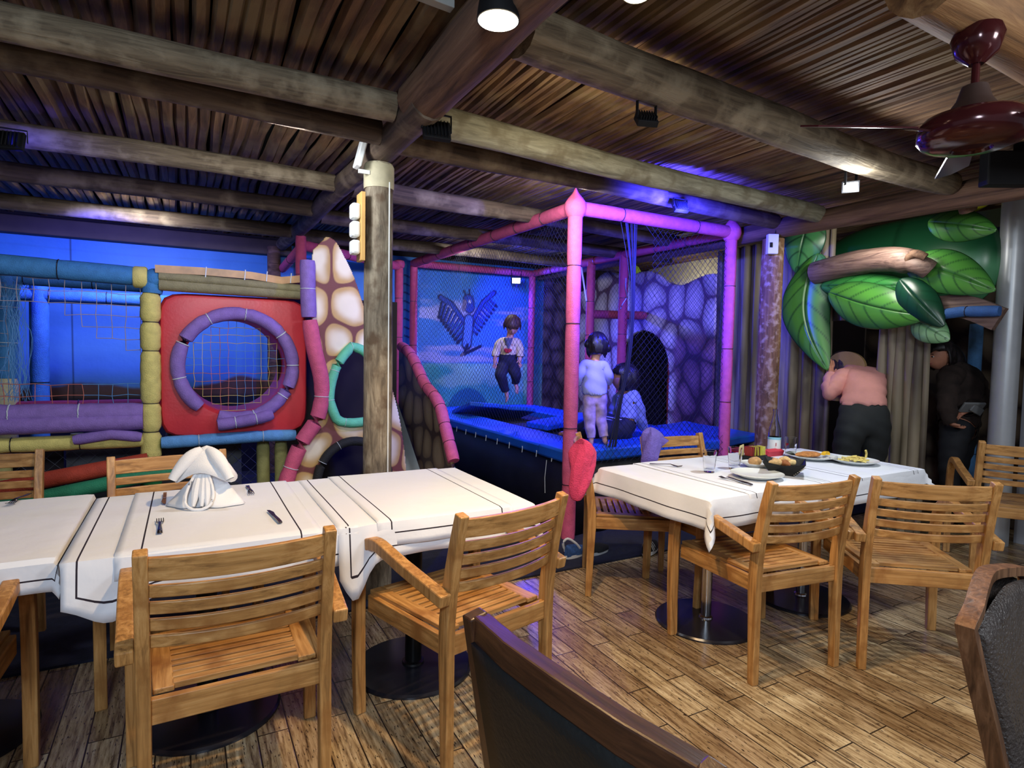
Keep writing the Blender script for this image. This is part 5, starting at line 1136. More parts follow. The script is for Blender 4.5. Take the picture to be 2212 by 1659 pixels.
foam('rail', [onx(1912, 694, 4.80), onx(2000, 684, 4.80), onx(2080, 673, 4.80), onx(2160, 672, 4.80)], .038, foamm('dull_blue_foam', srgb(52, 96, 160)), bt, .17, .9, tie=TIED)
q = onx(2110, 700, 5.9); foam('pole', [(q.x, q.y, 0), (q.x, q.y, q.z)], .05, LBL, bt, .5, .95)
bm = B(); tube(bm, [onx(2075, 400, 4.4), onx(2092, 455, 4.5)], .05, 10); tag(obj('short_prop', bm, LOGR), 'short dark wooden prop under the edge beam near the column', 'post')
bm = B(); bmesh.ops.create_uvsphere(bm, u_segments=24, v_segments=14, radius=1, matrix=Matrix.Translation(onx(2085, 418, 5.6)) @ Matrix.Diagonal((.1, .24, .17, 1))); tag(obj('yellow_canopy_top', bm, plain('yellow_green', srgb(206, 206, 40), .4, 0, .15)), 'yellow rounded shape under the roof edge next to the column', 'tree canopy')
bm = B(); box(bm, onx(2150, 425, 5.9), (.04, .6, .5)); tag(obj('pale_green_board', bm, plain('pale_green', srgb(170, 190, 150), .6), None, False), 'pale green board behind the top of the metal column', 'board')
# arched window frame of the playhouse behind the bent person
bm = B(); cc = onx(1828, 792, 4.97); vs = [bm.verts.new((4.97, cc.y+.17*math.cos(a), cc.z+.13*math.sin(a))) for a in [math.pi*k/16 for k in range(17)]]+[bm.verts.new((4.97, cc.y-.17, cc.z-.30)), bm.verts.new((4.97, cc.y+.17, cc.z-.30))]; bm.faces.new(vs)
tag(obj('arched_board', bm, plain('tan_paint', srgb(158, 128, 84), .6), None, False, solid=.03), 'tan arched board in the opening beside the bent person\'s head', 'board')
def sst(name, lab, y0, y1, z0, z1, x): 
    def P(u, v): y = y0+(y1-y0)*u; return np.stack([np.full_like(y, x), y, z0+(z1-z0)*v], -1)
    def C(u, v): y = y0+(y1-y0)*u; z = z0+(z1-z0)*v; return stones(y, z, .24, srgb(34, 20, 18), (srgb(70, 58, 48), srgb(110, 96, 80)), 23, .12)
    o = paintmesh(name, 110, 110, P, C, PAINT); s = o.modifiers.new('s', 'SOLIDIFY'); s.thickness = .04; tag(o, lab, 'panel')
sst('stone_painted_board', 'dim stone-painted board behind the woman in dark clothes', 1.7, 3.6, 0, 2.4, 6.05)
# ================================================================== PEOPLE
DG = bpy.context.evaluated_depsgraph_get
def skin(name, J, E, mat, parent, root, sub=2, extra=None, keep=None):
    me = bpy.data.meshes.new(name); ks = list(J); V_ = []; ed = []; R = []; idx = {}
    for k in ks: idx[k] = len(V_); V_.append(tuple(J[k][0])); R.append(J[k][1])
    for e in E:
        a, b = e[0], e[1]; pa, pb = Vector(J[a][0]), Vector(J[b][0]); ra, rb = J[a][1], J[b][1]
        ra_ = ra if isinstance(ra, tuple) else (ra, ra); rb_ = rb if isinstance(rb, tuple) else (rb, rb)
        d = (pb-pa).length; n = max(1, int(d/max(.02, min(ra_[0], rb_[0])*1.3))); n = min(n, 4); prev = idx[a]
        for i in range(1, n):
            t = i/n; V_.append(tuple(pa.lerp(pb, t))); bulge = 1+.05*math.sin(math.pi*t); R.append(((ra_[0]+(rb_[0]-ra_[0])*t)*bulge, (ra_[1]+(rb_[1]-ra_[1])*t)*bulge)); ed.append((prev, len(V_)-1)); prev = len(V_)-1
        ed.append((prev, idx[b]))
    me.from_pydata(V_, ed, []); o = bpy.data.objects.new(name, me); COL.objects.link(o)
    sk = o.modifiers.new('skin', 'SKIN'); sk.use_smooth_shade = True
    lay = me.skin_vertices[0].data if me.skin_vertices else None
    if lay is None:
        bpy.context.view_layer.objects.active = o; lay = me.skin_vertices[0].data
    for i, r in enumerate(R): lay[i].radius = r if isinstance(r, tuple) else (r, r)
    for v in lay: v.use_root = False
    lay[idx[root]].use_root = True
    ss = o.modifiers.new('s', 'SUBSURF'); ss.levels = sub; ss.render_levels = sub
    bpy.context.view_layer.update(); nm = bpy.data.meshes.new_from_object(o.evaluated_get(DG())); bpy.data.objects.remove(o)
    bm = B(); bm.from_mesh(nm); LAST[0] = nm
    if extra: extra(bm)
    o = obj(name, bm, mat, parent); return o
LAST = [None]
def garment(name, src, J, E, bones, off, mat, parent, cutz=None):
    """clothing that follows the body: the body's faces nearest the given bones, pushed outwards"""
    bm = B(); bm.from_mesh(src); bmesh.ops.subdivide_edges(bm, edges=bm.edges, cuts=1, use_grid_fill=True, smooth=.6); bm.normal_update(); bm.faces.ensure_lookup_table()
    Pc = np.array([f.calc_center_median()[:] for f in bm.faces]); best = np.full(len(Pc), 1e9); keep = np.zeros(len(Pc), bool)
    for a_, b_ in E:
        A_, B_, on = np.array(J[a_][0]), np.array(J[b_][0]), (a_, b_) in bones or (b_, a_) in bones; r1, r2 = np.mean(J[a_][1]), np.mean(J[b_][1]); d = B_-A_
        t = np.clip((Pc-A_) @ d/max(1e-9, d @ d), 0, 1); q = np.linalg.norm(Pc-A_-t[:, None]*d, axis=1)-(r1+(r2-r1)*t); m_ = q < best; best = np.where(m_, q, best); keep = np.where(m_, on, keep)
    if cutz: keep &= np.array([bool(cutz(p)) for p in Pc])
    kill = [f for f, k in zip(bm.faces, keep) if not k]
    bmesh.ops.delete(bm, geom=kill, context='FACES')
    for _ in range(2): bmesh.ops.smooth_vert(bm, verts=[v for v in bm.verts if v.is_boundary], factor=.5, use_axis_x=True, use_axis_y=True, use_axis_z=True)
    bm.normal_update()
    for v in bm.verts: v.co += v.normal*(off*(1+.25*math.sin(v.co.z*60+v.co.x*35)))
    return obj(name, bm, mat, parent, True, solid=.004)
def frame(fwd, up):
    f = Vector(fwd).normalized(); u = Vector(up); r = f.cross(u).normalized(); u = r.cross(f).normalized(); m = Matrix((r, f, u)).transposed().to_4x4(); return m   # local X right, Y forward, Z up
def add_head(bm, c, r, fwd, up, child=False):
    m = Matrix.Translation(c) @ frame(fwd, up); b2 = B(); bmesh.ops.create_uvsphere(b2, u_segments=28, v_segments=20, radius=1)
    for v in b2.verts:
        x, y, z = v.co; k = 1.0
        if z < 0: k = 1-.24*(-z)**1.5*(1 if y < .2 else .8)
        X = x*.78*k; Y = y*.95*k+(.05 if z < -.4 and y > 0 else 0); Z = z*1.08
        if y > .75: 
            nz = math.exp(-((x/.16)**2))*math.exp(-(((z+.12)/.22)**2)); Y += .16*nz
            for sx in (-.3, .3): Y -= .07*math.exp(-(((x-sx)/.14)**2+((z-.06)/.11)**2))
            Y += .03*math.exp(-((x/.2)**2+((z+.48)/.07)**2))
        v.co = m @ (Vector((X, Y, Z))*r)
    for sx in (-1, 1): bmesh.ops.create_uvsphere(b2, u_segments=10, v_segments=8, radius=r*.16, matrix=m @ Matrix.Translation((sx*.78*r, -.02*r, -.05*r)) @ Matrix.Diagonal((.45, .8, 1.3, 1)))
    t = bpy.data.meshes.new('t'); b2.to_mesh(t); b2.free(); bm.from_mesh(t); bpy.data.meshes.remove(t)
EYE = plain('eye_dark', (.02, .015, .012), .2, 0, 0); EYEW = plain('eye_white', (.7, .7, .7), .3, 0, 0); LIPM = plain('lip', srgb(170, 90, 84), .5, 0, 0)
def face(parent, c, r, fwd, up):
    m = Matrix.Translation(c) @ frame(fwd, up)
    for sx in (-.28, .28):
        bm = B(); bmesh.ops.create_uvsphere(bm, u_segments=12, v_segments=8, radius=r*.10, matrix=m @ Matrix.Translation((sx*r, .80*r, .04*r)) @ Matrix.Diagonal((1.3, .6, .7, 1))); e = obj('eye', bm, EYEW, parent)
        bm = B(); bmesh.ops.create_uvsphere(bm, u_segments=10, v_segments=8, radius=r*.062, matrix=m @ Matrix.Translation((sx*r, .855*r, .035*r)) @ Matrix.Diagonal((1, .5, 1, 1))); obj('iris', bm, EYE, e)
        bm = B(); sweep(bm, [m @ (Vector((sx-.12, .84, .2))*r), m @ (Vector((sx, .88, .24))*r), m @ (Vector((sx+.12, .84, .2))*r)], m.to_3x3() @ Vector((0, 1, 0)), r*.05, r*.03); obj('eyebrow', bm, EYE, parent)
    bm = B(); tube(bm, [m @ (Vector((x, .86-.25*x*x, -.47+.04*abs(x)))*r) for x in (-.2, -.1, 0, .1, .2)], [r*.02, r*.04, r*.045, r*.04, r*.02], 6); obj('lips', bm, LIPM, parent)
def hair(parent, c, r, fwd, up, mat, back=1.0, low=-.35, fringe=.35, vol=1.1, seed=1):
    """a cap of hair over crown, sides and nape; open over the face"""
    m = Matrix.Translation(c) @ frame(fwd, up); bm = B(); bmesh.ops.create_uvsphere(bm, u_segments=36, v_segments=24, radius=1); rnd = random.Random(seed)
    kill = [v for v in bm.verts if (v.co.y > .25 and v.co.z < fringe) or v.co.z < (low*back) ]
    bmesh.ops.delete(bm, geom=kill, context='VERTS')
    for v in bm.verts:
        if v.is_boundary: v.co.z -= rnd.uniform(0, .16)
        x, y, z = v.co; a = math.atan2(y, x); s_ = 1+.045*math.sin(a*9+seed+z*2)+.035*math.sin(a*17+z*9); v.co = m @ (Vector((x*.84*vol*s_, (y*.99-.03)*vol*s_, z*1.10*vol))*r)
    return obj('hair', bm, mat, parent, True, solid=r*.10)
def fingers(J, E, wrist, pref, d, side, pal, s=1.0, curl=.3, rr=.0085):
    """palm, four unequal fingers and a thumb; d along the hand, side towards the thumb, pal the palm's normal"""
    d = Vector(d).normalized(); sd = Vector(side).normalized(); pn = Vector(pal).normalized(); w = Vector(J[wrist][0])
    J[pref+'palm'] = (w+d*.055*s, (.030*s, .014*s)); E.append((wrist, pref+'palm'))
    for k, (o_, L) in enumerate(((.026, .062), (.009, .072), (-.009, .068), (-.026, .052))):
        k0 = w+d*.085*s+sd*o_*s; J[pref+'f%da' % k] = (k0, rr*s*1.05); J[pref+'f%db' % k] = (k0+(d*(1-curl*.4)+pn*curl)*.5*L*s, rr*s); J[pref+'f%dc' % k] = (k0+(d*(1-curl*.9)+pn*curl*1.6)*L*s, rr*s*.8)
        E += [(pref+'palm', pref+'f%da' % k), (pref+'f%da' % k, pref+'f%db' % k), (pref+'f%db' % k, pref+'f%dc' % k)]
    J[pref+'ta'] = (w+d*.035*s+sd*.034*s, rr*s*1.15); J[pref+'tb'] = (w+d*.062*s+sd*.052*s+pn*.01*s, rr*s); E += [(wrist, pref+'ta'), (pref+'ta', pref+'tb')]
SKC = plain('child_skin', srgb(222, 160, 128), .55, 0, .06, 20); SKA = plain('adult_skin', srgb(190, 130, 104), .55, 0, .06, 20)
HBR = grain('brown_hair', [srgb(40, 24, 16), srgb(84, 54, 34), srgb(130, 92, 62)], 'z', 8, 60, .5, .4); HBK = grain('black_hair', [srgb(12, 9, 10), srgb(24, 18, 20), srgb(46, 38, 44)], 'z', 8, 60, .4, .4)
def at(px, py, d): return atd(px, py, d)
CF = -Vector((FW.x, FW.y, 0)).normalized(); CR_ = Vector((RR.x, RR.y, 0)).normalized(); UPV = Vector((0, 0, 1))
# --- boy in the air
def boy():
    D = 6.0; t = thing('person', 'barefoot child in mid jump above the trampoline, cream sleeves and dark trousers', 'person', at(1097, 866, D)); t.location = (0, 0, 0)
    J = {'pel': (at(1097, 784, D), (.075, .06)), 'bel': (at(1098, 764, D), (.072, .055)), 'che': (at(1099, 744, D-.01), (.082, .058)), 'nk': (at(1101, 728, D-.02), .030), 'hd': (at(1106, 710, D-.05), .05),
         'ls': (at(1080, 738, D), .034), 'le': (at(1071, 762, D-.02), .026), 'lw': (at(1069, 778, D-.07), .019), 'rs': (at(1118, 737, D), .034), 're': (at(1124, 758, D-.02), .026), 'rw': (at(1123, 776, D-.07), .019),
         'lh': (at(1088, 788, D), .056), 'lk': (at(1081, 812, D-.12), .042), 'la': (at(1093, 844, D+.02), .024), 'lt': (at(1096, 860, D-.01), (.026, .015)), 'ltt': (at(1093, 869, D-.05), (.024, .010)),
         'rh': (at(1107, 788, D), .056), 'rk': (at(1114, 808, D-.12), .042), 'ra': (at(1114, 826, D+.02), .024), 'rt': (at(1117, 842, D-.01), (.026, .015)), 'rtt': (at(1116, 850, D-.05), (.024, .010))}
    E = [('pel', 'bel'), ('bel', 'che'), ('che', 'nk'), ('nk', 'hd'), ('che', 'ls'), ('ls', 'le'), ('le', 'lw'), ('che', 'rs'), ('rs', 're'), ('re', 'rw'), ('pel', 'lh'), ('lh', 'lk'), ('lk', 'la'), ('la', 'lt'), ('lt', 'ltt'), ('pel', 'rh'), ('rh', 'rk'), ('rk', 'ra'), ('ra', 'rt'), ('rt', 'rtt')]
    fingers(J, E, 'lw', 'l', (0, 0, -1), CR_, CF, .62); fingers(J, E, 'rw', 'r', (0, 0, -1), -CR_, CF, .62)
    fw, up = (CF+Vector((0, 0, -.75))), UPV+CF*.75; hc = at(1107, 703, D-.07)
    skin('body', J, E, SKC, t, 'pel', extra=lambda bm: add_head(bm, hc, .088, fw, up)); face(t, hc, .088, fw, up); hair(t, hc, .088, fw, up, HBR, low=-.3, fringe=.22, vol=1.13)
    garment('shirt', LAST[0], J, E, [('bel', 'che'), ('pel', 'bel'), ('che', 'ls'), ('ls', 'le'), ('le', 'lw'), ('che', 'rs'), ('rs', 're'), ('re', 'rw')], .011, plain('cream_sleeves', srgb(226, 204, 160), .9, 0, .05), t, lambda p: p[2] > at(1098, 770, D).z)
    garment('trousers', LAST[0], J, E, [('pel', 'bel'), ('pel', 'lh'), ('lh', 'lk'), ('lk', 'la'), ('pel', 'rh'), ('rh', 'rk'), ('rk', 'ra')], .014, plain('dark_denim', srgb(34, 34, 52), .9, 0, .25, 40), t, lambda p: p[2] < at(1098, 765, D).z)
    c = at(1098, 742, D-.080); bm = B(); rows = []
    for k in range(7):
        z = -.055+.11*k/6; w = .040*(k/6)**.8+.006; rows.append([bm.verts.new(c+CR_*(w*x)+Vector((0, 0, z))+CF*(.012*(1-x*x)-.002*k)) for x in (-1, -.5, 0, .5, 1)])
    for a, b in zip(rows, rows[1:]):
        for j in range(4): bm.faces.new((a[j], a[j+1], b[j+1], b[j]))
    o = obj('chest_panel', bm, plain('grey_jersey', srgb(96, 98, 110), .9), t, True, solid=.004)
    c = at(1097, 757, D-.090); bm = B()
    for x, y, w, h in ((-.018, .004, .022, .017), (.016, .002, .026, .016), (-.002, -.012, .026, .012)): bmesh.ops.create_uvsphere(bm, u_segments=14, v_segments=10, radius=1, matrix=Matrix.Translation(c+CR_*x+Vector((0, 0, y))) @ Matrix.Rotation(-.5, 4, 'Z') @ Matrix.Diagonal((w, .006, h, 1)))
    o = obj('chest_print', bm, plain('red_print_b', srgb(196, 30, 34), .7), t, True); o['label'] = 'red print across the chest'
boy()
# --- girl standing, back to us
def girl():
    D = 4.78; t = thing('person', 'small child standing on the blue pad, back to us, lilac top and patterned leggings', 'person', (0, 0, 0))
    J = {'pel': (at(1285, 856, D), (.078, .062)), 'bel': (at(1284, 830, D), (.076, .060)), 'che': (at(1283, 796, D), (.080, .058)), 'nk': (at(1286, 774, D), .028), 'hd': (at(1289, 758, D), .05),
         'ls': (at(1262, 787, D), .032), 'le': (at(1250, 812, D-.02), .028), 'lw': (at(1247, 826, D+.03), .019), 'rs': (at(1305, 788, D), .032), 're': (at(1314, 812, D), .028), 'rw': (at(1314, 826, D+.05), .019),
         'lh': (at(1275, 866, D), .056), 'lk': (at(1273, 905, D), .040), 'la': (at(1277, 945, D), .025), 'lt': (at(1277, 957, D-.01), (.026, .018)), 'ltt': (at(1278, 957, D+.08), (.024, .014)),
         'rh': (at(1295, 866, D), .056), 'rk': (at(1297, 902, D+.03), .040), 'ra': (at(1305, 943, D), .025), 'rt': (at(1307, 956, D-.01), (.026, .018)), 'rtt': (at(1312, 955, D+.08), (.024, .014))}
    E = [('pel', 'bel'), ('bel', 'che'), ('che', 'nk'), ('nk', 'hd'), ('che', 'ls'), ('ls', 'le'), ('le', 'lw'), ('che', 'rs'), ('rs', 're'), ('re', 'rw'), ('pel', 'lh'), ('lh', 'lk'), ('lk', 'la'), ('la', 'lt'), ('lt', 'ltt'), ('pel', 'rh'), ('rh', 'rk'), ('rk', 'ra'), ('ra', 'rt'), ('rt', 'rtt')]
    fingers(J, E, 'lw', 'l', -CF*.6+Vector((0, 0, -.8)), CR_, -CF, .6); fingers(J, E, 'rw', 'r', -CF*.6+Vector((0, 0, -.8)), -CR_, -CF, .6)
    fw, up = (-CF+Vector((0, 0, -.25))), UPV; hc = at(1290, 747, D+.02)
    skin('body', J, E, SKC, t, 'pel', extra=lambda bm: add_head(bm, hc, .088, fw, up)); face(t, hc, .088, fw, up); h = hair(t, hc, .088, fw, up, HBK, low=-.75, fringe=.3, vol=1.16)
    for x, y in ((1271, 743), (1311, 752)):
        bm = B(); bmesh.ops.create_icosphere(bm, subdivisions=3, radius=.034, matrix=Matrix.Translation(at(x, y, D)))
        for v in bm.verts: v.co += Vector((0, 0, -.006))*math.sin(v.co.x*180)
        obj('bunch', bm, HBK, h)
    garment('top', LAST[0], J, E, [('bel', 'che'), ('pel', 'bel'), ('che', 'ls'), ('ls', 'le'), ('le', 'lw'), ('che', 'rs'), ('rs', 're'), ('re', 'rw')], .014, plain('lilac_jersey', srgb(178, 178, 214), .9, 0, .06, 12, .3, 20), t, lambda p: p[2] > at(1285, 853, D).z)
    garment('leggings', LAST[0], J, E, [('pel', 'bel'), ('pel', 'lh'), ('lh', 'lk'), ('lk', 'la'), ('pel', 'rh'), ('rh', 'rk'), ('rk', 'ra')], .009, plain('patterned_leggings', srgb(190, 160, 172), .9, 0, .32, 22), t, lambda p: p[2] < at(1285, 840, D).z)
girl()
# --- person sitting on the pad
def sitter():
    D = 5.25; t = thing('person', 'dark haired person sitting on the pad in a grey sweater and black striped tracksuit trousers', 'person', (0, 0, 0))
    J = {'pel': (at(1352, 922, D), (.115, .095)), 'bel': (at(1353, 898, D), (.105, .085)), 'che': (at(1357, 868, D), (.115, .085)), 'nk': (at(1350, 843, D-.01), .042), 'hd': (at(1349, 828, D-.02), .06),
         'ls': (at(1338, 857, D+.06), .048), 'le': (at(1328, 890, D+.10), .038), 'lw': (at(1322, 912, D+.05), .026), 'rs': (at(1371, 860, D-.05), .050), 're': (at(1381, 894, D-.02), .040), 'rw': (at(1388, 926, D+.06), .027),
         'lh': (at(1343, 926, D+.04), .085), 'lk': (at(1300, 905, D+.05), .062), 'la': (at(1240, 934, D+.16), .040), 'lt': (at(1222, 936, D+.18), (.034, .028)), 'ltt': (at(1206, 938, D+.2), (.032, .02)),
         'rh': (at(1349, 930, D-.08), .085), 'rk': (at(1302, 928, D-.22), .064), 'ra': (at(1262, 936, D+.1), .040), 'rt': (at(1246, 940, D+.12), (.034, .028)), 'rtt': (at(1235, 941, D+.14), (.032, .02))}
    E = [('pel', 'bel'), ('bel', 'che'), ('che', 'nk'), ('nk', 'hd'), ('che', 'ls'), ('ls', 'le'), ('le', 'lw'), ('che', 'rs'), ('rs', 're'), ('re', 'rw'), ('pel', 'lh'), ('lh', 'lk'), ('lk', 'la'), ('la', 'lt'), ('lt', 'ltt'), ('pel', 'rh'), ('rh', 'rk'), ('rk', 'ra'), ('ra', 'rt'), ('rt', 'rtt')]
    fingers(J, E, 'lw', 'l', -CR_*.7+Vector((0, 0, -.4)), UPV, CF, .9); fingers(J, E, 'rw', 'r', CR_*.8+Vector((0, 0, -.15)), CF, Vector((0, 0, -1)), .9)
    fw, up = (-CR_-CF*.35+Vector((0, 0, .12))), UPV; hc = at(1348, 818, D-.02)
    skin('body', J, E, SKA, t, 'pel', extra=lambda bm: add_head(bm, hc, .108, fw, up)); face(t, hc, .108, fw, up); hair(t, hc, .108, fw, up, HBK, low=-.7, fringe=.35, vol=1.16)
    garment('sweater', LAST[0], J, E, [('bel', 'che'), ('pel', 'bel'), ('che', 'ls'), ('ls', 'le'), ('le', 'lw'), ('che', 'rs'), ('rs', 're'), ('re', 'rw')], .018, plain('grey_green_sweater', srgb(138, 146, 168), .9, 0, .15, 10, .5, 18), t)
    tr_ = garment('trousers', LAST[0], J, E, [('pel', 'lh'), ('lh', 'lk'), ('lk', 'la'), ('pel', 'rh'), ('rh', 'rk'), ('rk', 'ra')], .013, plain('black_tracksuit', (.012, .012, .016), .8, 0, .2), t)
    for k in range(3):
        off = Vector((0, 0, .024*(k-1))); bm = B(); tube(bm, smoothpath([at(1352, 915, D-.115)+off, at(1328, 910, D-.135)+off, at(1305, 905, D-.02)+off*.8, at(1275, 918, D+.07)+off*.6+Vector((0, 0, .03)), at(1246, 934, D+.115)+off*.5+Vector((0, 0, .01))], 4), .0055, 6); obj('stripe', bm, WHITEP, tr_)
sitter()
# --- person in pink, bending into the window
def bent():
    D = 4.75; t = thing('person', 'person in a pink sweater and black trousers bending forward, back to us', 'person', (0, 0, 0)); fz = lambda p: Vector((p.x, p.y, 0))
    pel = at(1864, 905, D); F_ = -CF; L_, R_2 = -CR_, CR_
    J = {'pel': (pel, (.155, .115)), 'bel': (at(1866, 868, D+.05), (.145, .10)), 'che': (at(1868, 825, D+.20), (.155, .10)), 'up': (at(1862, 805, D+.34), (.12, .08)), 'nk': (at(1836, 800, D+.42), .048), 'hd': (at(1824, 795, D+.46), .06),
         'ls': (at(1822, 815, D+.30), .066), 'le': (at(1790, 852, D+.18), .052), 'lw': (at(1795, 812, D+.36), .032), 'rs': (at(1908, 818, D+.28), .066), 're': (at(1925, 862, D+.12), .050), 'rw': (at(1918, 905, D+.14), .032),
         'lh': (at(1838, 922, D), .105), 'rh': (at(1892, 922, D), .105)}
    for s, k in (('l', -1), ('r', 1)):
        h = J[s+'h'][0]; kn = fz(h)+CR_*k*.02+F_*.06+Vector((0, 0, .50)); an = fz(h)+CR_*k*.04-F_*.02+Vector((0, 0, .09)); J[s+'k'] = (kn, .068); J[s+'a'] = (an, .042); J[s+'t'] = (an+F_*.04+Vector((0, 0, -.05)), (.04, .035)); J[s+'tt'] = (an+F_*.17+Vector((0, 0, -.062)), (.04, .024))
    E = [('pel', 'bel'), ('bel', 'che'), ('che', 'up'), ('up', 'nk'), ('nk', 'hd'), ('up', 'ls'), ('ls', 'le'), ('le', 'lw'), ('up', 'rs'), ('rs', 're'), ('re', 'rw')]
    for s in 'lr': E += [('pel', s+'h'), (s+'h', s+'k'), (s+'k', s+'a'), (s+'a', s+'t'), (s+'t', s+'tt')]
    fingers(J, E, 'lw', 'l', UPV+F_*.1, CR_, F_, 1.0, .2); fingers(J, E, 'rw', 'r', (0, 0, -1), -CR_, -CF, 1.0)
    fw, up = F_+Vector((0, 0, -.25)), UPV+F_*.4; hc = at(1818, 793, D+.50)
    skin('body', J, E, SKA, t, 'pel', extra=lambda bm: add_head(bm, hc, .112, fw, up)); face(t, hc, .112, fw, up); h = hair(t, hc, .112, fw, up, grain('dark_plum_hair', [srgb(24, 14, 20), srgb(54, 38, 52), srgb(96, 74, 92)], 'z', 8, 50, .5, .3), low=-.6, fringe=.3, vol=1.13)
    garment('sweater', LAST[0], J, E, [('bel', 'che'), ('pel', 'bel'), ('che', 'up'), ('up', 'ls'), ('ls', 'le'), ('le', 'lw'), ('up', 'rs'), ('rs', 're'), ('re', 'rw')], .018, plain('pink_knit', srgb(214, 150, 142), .9, 0, .08, 8, .6, 14), t, lambda p: p[2] > at(1864, 878, D).z or (Vector(p)-pel).dot(CR_) > .19)
    garment('trousers', LAST[0], J, E, [('pel', 'bel'), ('pel', 'lh'), ('lh', 'lk'), ('lk', 'la'), ('pel', 'rh'), ('rh', 'rk'), ('rk', 'ra')], .014, plain('black_trousers', (.016, .02, .022), .8, 0, .25), t, lambda p: p[2] < at(1864, 870, D).z)
bent()
# --- woman in dark clothes
def dark():
    D = 5.0; t = thing('person', 'long haired person in dark clothes beside the bark pillar, looking left', 'person', (0, 0, 0)); fz = lambda p: Vector((p.x, p.y, 0))
    pel = at(2070, 925, D); F_ = -CR_
    J = {'pel': (pel, (.15, .12)), 'bel': (at(2072, 890, D), (.135, .11)), 'che': (at(2076, 840, D), (.15, .11)), 'up': (at(2072, 808, D-.02), (.12, .09)), 'nk': (at(2042, 790, D-.03), .048), 'hd': (at(2034, 778, D-.03), .06),
         'ls': (at(2050, 812, D-.14), .062), 'le': (at(2046, 872, D-.22), .050), 'lw': (at(2050, 912, D-.24), .03), 'rs': (at(2104, 818, D+.08), .062), 're': (at(2120, 868, D-.04), .050), 'rw': (at(2092, 884, D-.2), .03), 'lh': (at(2062, 940, D-.09), .10), 'rh': (at(2080, 940, D+.09), .10)}
    for s, k in (('l', 1), ('r', -1)):
        h = J[s+'h'][0]; kn = fz(h)+F_*.03+Vector((0, 0, .50)); an = fz(h)-F_*.02+Vector((0, 0, .09)); J[s+'k'] = (kn, .066); J[s+'a'] = (an, .042); J[s+'t'] = (an+F_*.04+Vector((0, 0, -.05)), (.04, .035)); J[s+'tt'] = (an+F_*.16+Vector((0, 0, -.062)), (.04, .024))
    E = [('pel', 'bel'), ('bel', 'che'), ('che', 'up'), ('up', 'nk'), ('nk', 'hd'), ('up', 'ls'), ('ls', 'le'), ('le', 'lw'), ('up', 'rs'), ('rs', 're'), ('re', 'rw')]
    for s in 'lr': E += [('pel', s+'h'), (s+'h', s+'k'), (s+'k', s+'a'), (s+'a', s+'t'), (s+'t', s+'tt')]
    fingers(J, E, 'lw', 'l', Vector((0, 0, -.5))+CR_, CF, UPV, 1.0); fingers(J, E, 'rw', 'r', -CR_*.8+Vector((0, 0, -.5)), UPV, CF, 1.0)
    fw, up = F_+Vector((0, 0, -.25))+CF*.25, UPV; hc = at(2026, 766, D-.04)
    skin('body', J, E, SKA, t, 'pel', extra=lambda bm: add_head(bm, hc, .115, fw, up)); face(t, hc, .115, fw, up); h = hair(t, hc, .115, fw, up, HBK, low=-.85, fringe=.35, vol=1.18)
    bm = B(); tube(bm, smoothpath([at(2040, 752, D), at(2062, 785, D+.02), at(2078, 830, D+.0), at(2082, 870, D-.06)], 5), [.07, .085, .09, .09, .09, .085, .085, .08, .08, .075, .07, .06, .05, .04, .03, .02], 12); obj('long_hair', bm, HBK, h)
    garment('jacket', LAST[0], J, E, [('bel', 'che'), ('pel', 'bel'), ('che', 'up'), ('up', 'ls'), ('ls', 'le'), ('le', 'lw'), ('up', 'rs'), ('rs', 're'), ('re', 'rw')], .022, plain('dark_brown_jacket', srgb(46, 34, 30), .9, 0, .45, 9, .6, 25), t)
    garment('trousers', LAST[0], J, E, [('pel', 'lh'), ('lh', 'lk'), ('lk', 'la'), ('pel', 'rh'), ('rh', 'rk'), ('rk', 'ra')], .012, plain('dark_trousers', (.012, .013, .018), .8, 0, .25), t)
    p = at(2100, 880, D-.26); bm = B(); box(bm, p, (.17, .02, .10), rz=-.5, rx=.7); box(bm, p+Vector((.03, -.02, -.02)), (.12, .018, .06), rz=-.2, rx=.3, ry=.4); tag(obj('crumpled_paper', bm, plain('grey_paper', srgb(120, 122, 124), .7), None, True, .006), 'crumpled grey wrapper in the hands of the person in dark clothes', 'wrapper')
dark()
# ================================================================== JACKETS AND SHOES
def jacket(lab, pts, mat, w=.11, t_=.03, seed=1, name='jacket'):
    """folded cloth draped over a chair corner: rows of points down each side"""
    rnd = random.Random(seed); bm = B(); rows = []; n = 20
    for (c, wu, wv, ax) in pts:
        c = Vector(c); ax = Vector(ax).normalized(); az = ax.cross(UPV).normalized(); row = []
        for i in range(n):
            a = 2*math.pi*i/n; f = 1+.24*math.sin(3*a+c.z*25+seed)+.14*math.sin(5*a+c.z*40+seed)+.08*math.sin(9*a); row.append(bm.verts.new(c+ax*(wu*math.cos(a)*f)+az*(wv*math.sin(a)*f)))
        rows.append(row)
    for a, b in zip(rows, rows[1:]):
        for j in range(n): bm.faces.new((a[j], a[(j+1) % n], b[(j+1) % n], b[j]))
    bm.faces.new(rows[0][::-1]); bm.faces.new(rows[-1]); o = obj(name, bm, mat); s = o.modifiers.new('s', 'SUBSURF'); s.levels = 1; s.render_levels = 1; tag(o, lab, 'jacket'); return o
PJ = plain('pink_fleece', srgb(208, 62, 104), .95, 0, .15, 30, .6, 120); VJ = plain('purple_fleece', srgb(112, 96, 184), .95, 0, .15, 30, .6, 120)
a5 = Vector((.55, .83, 0)); q = onz(1262, 962, .88)
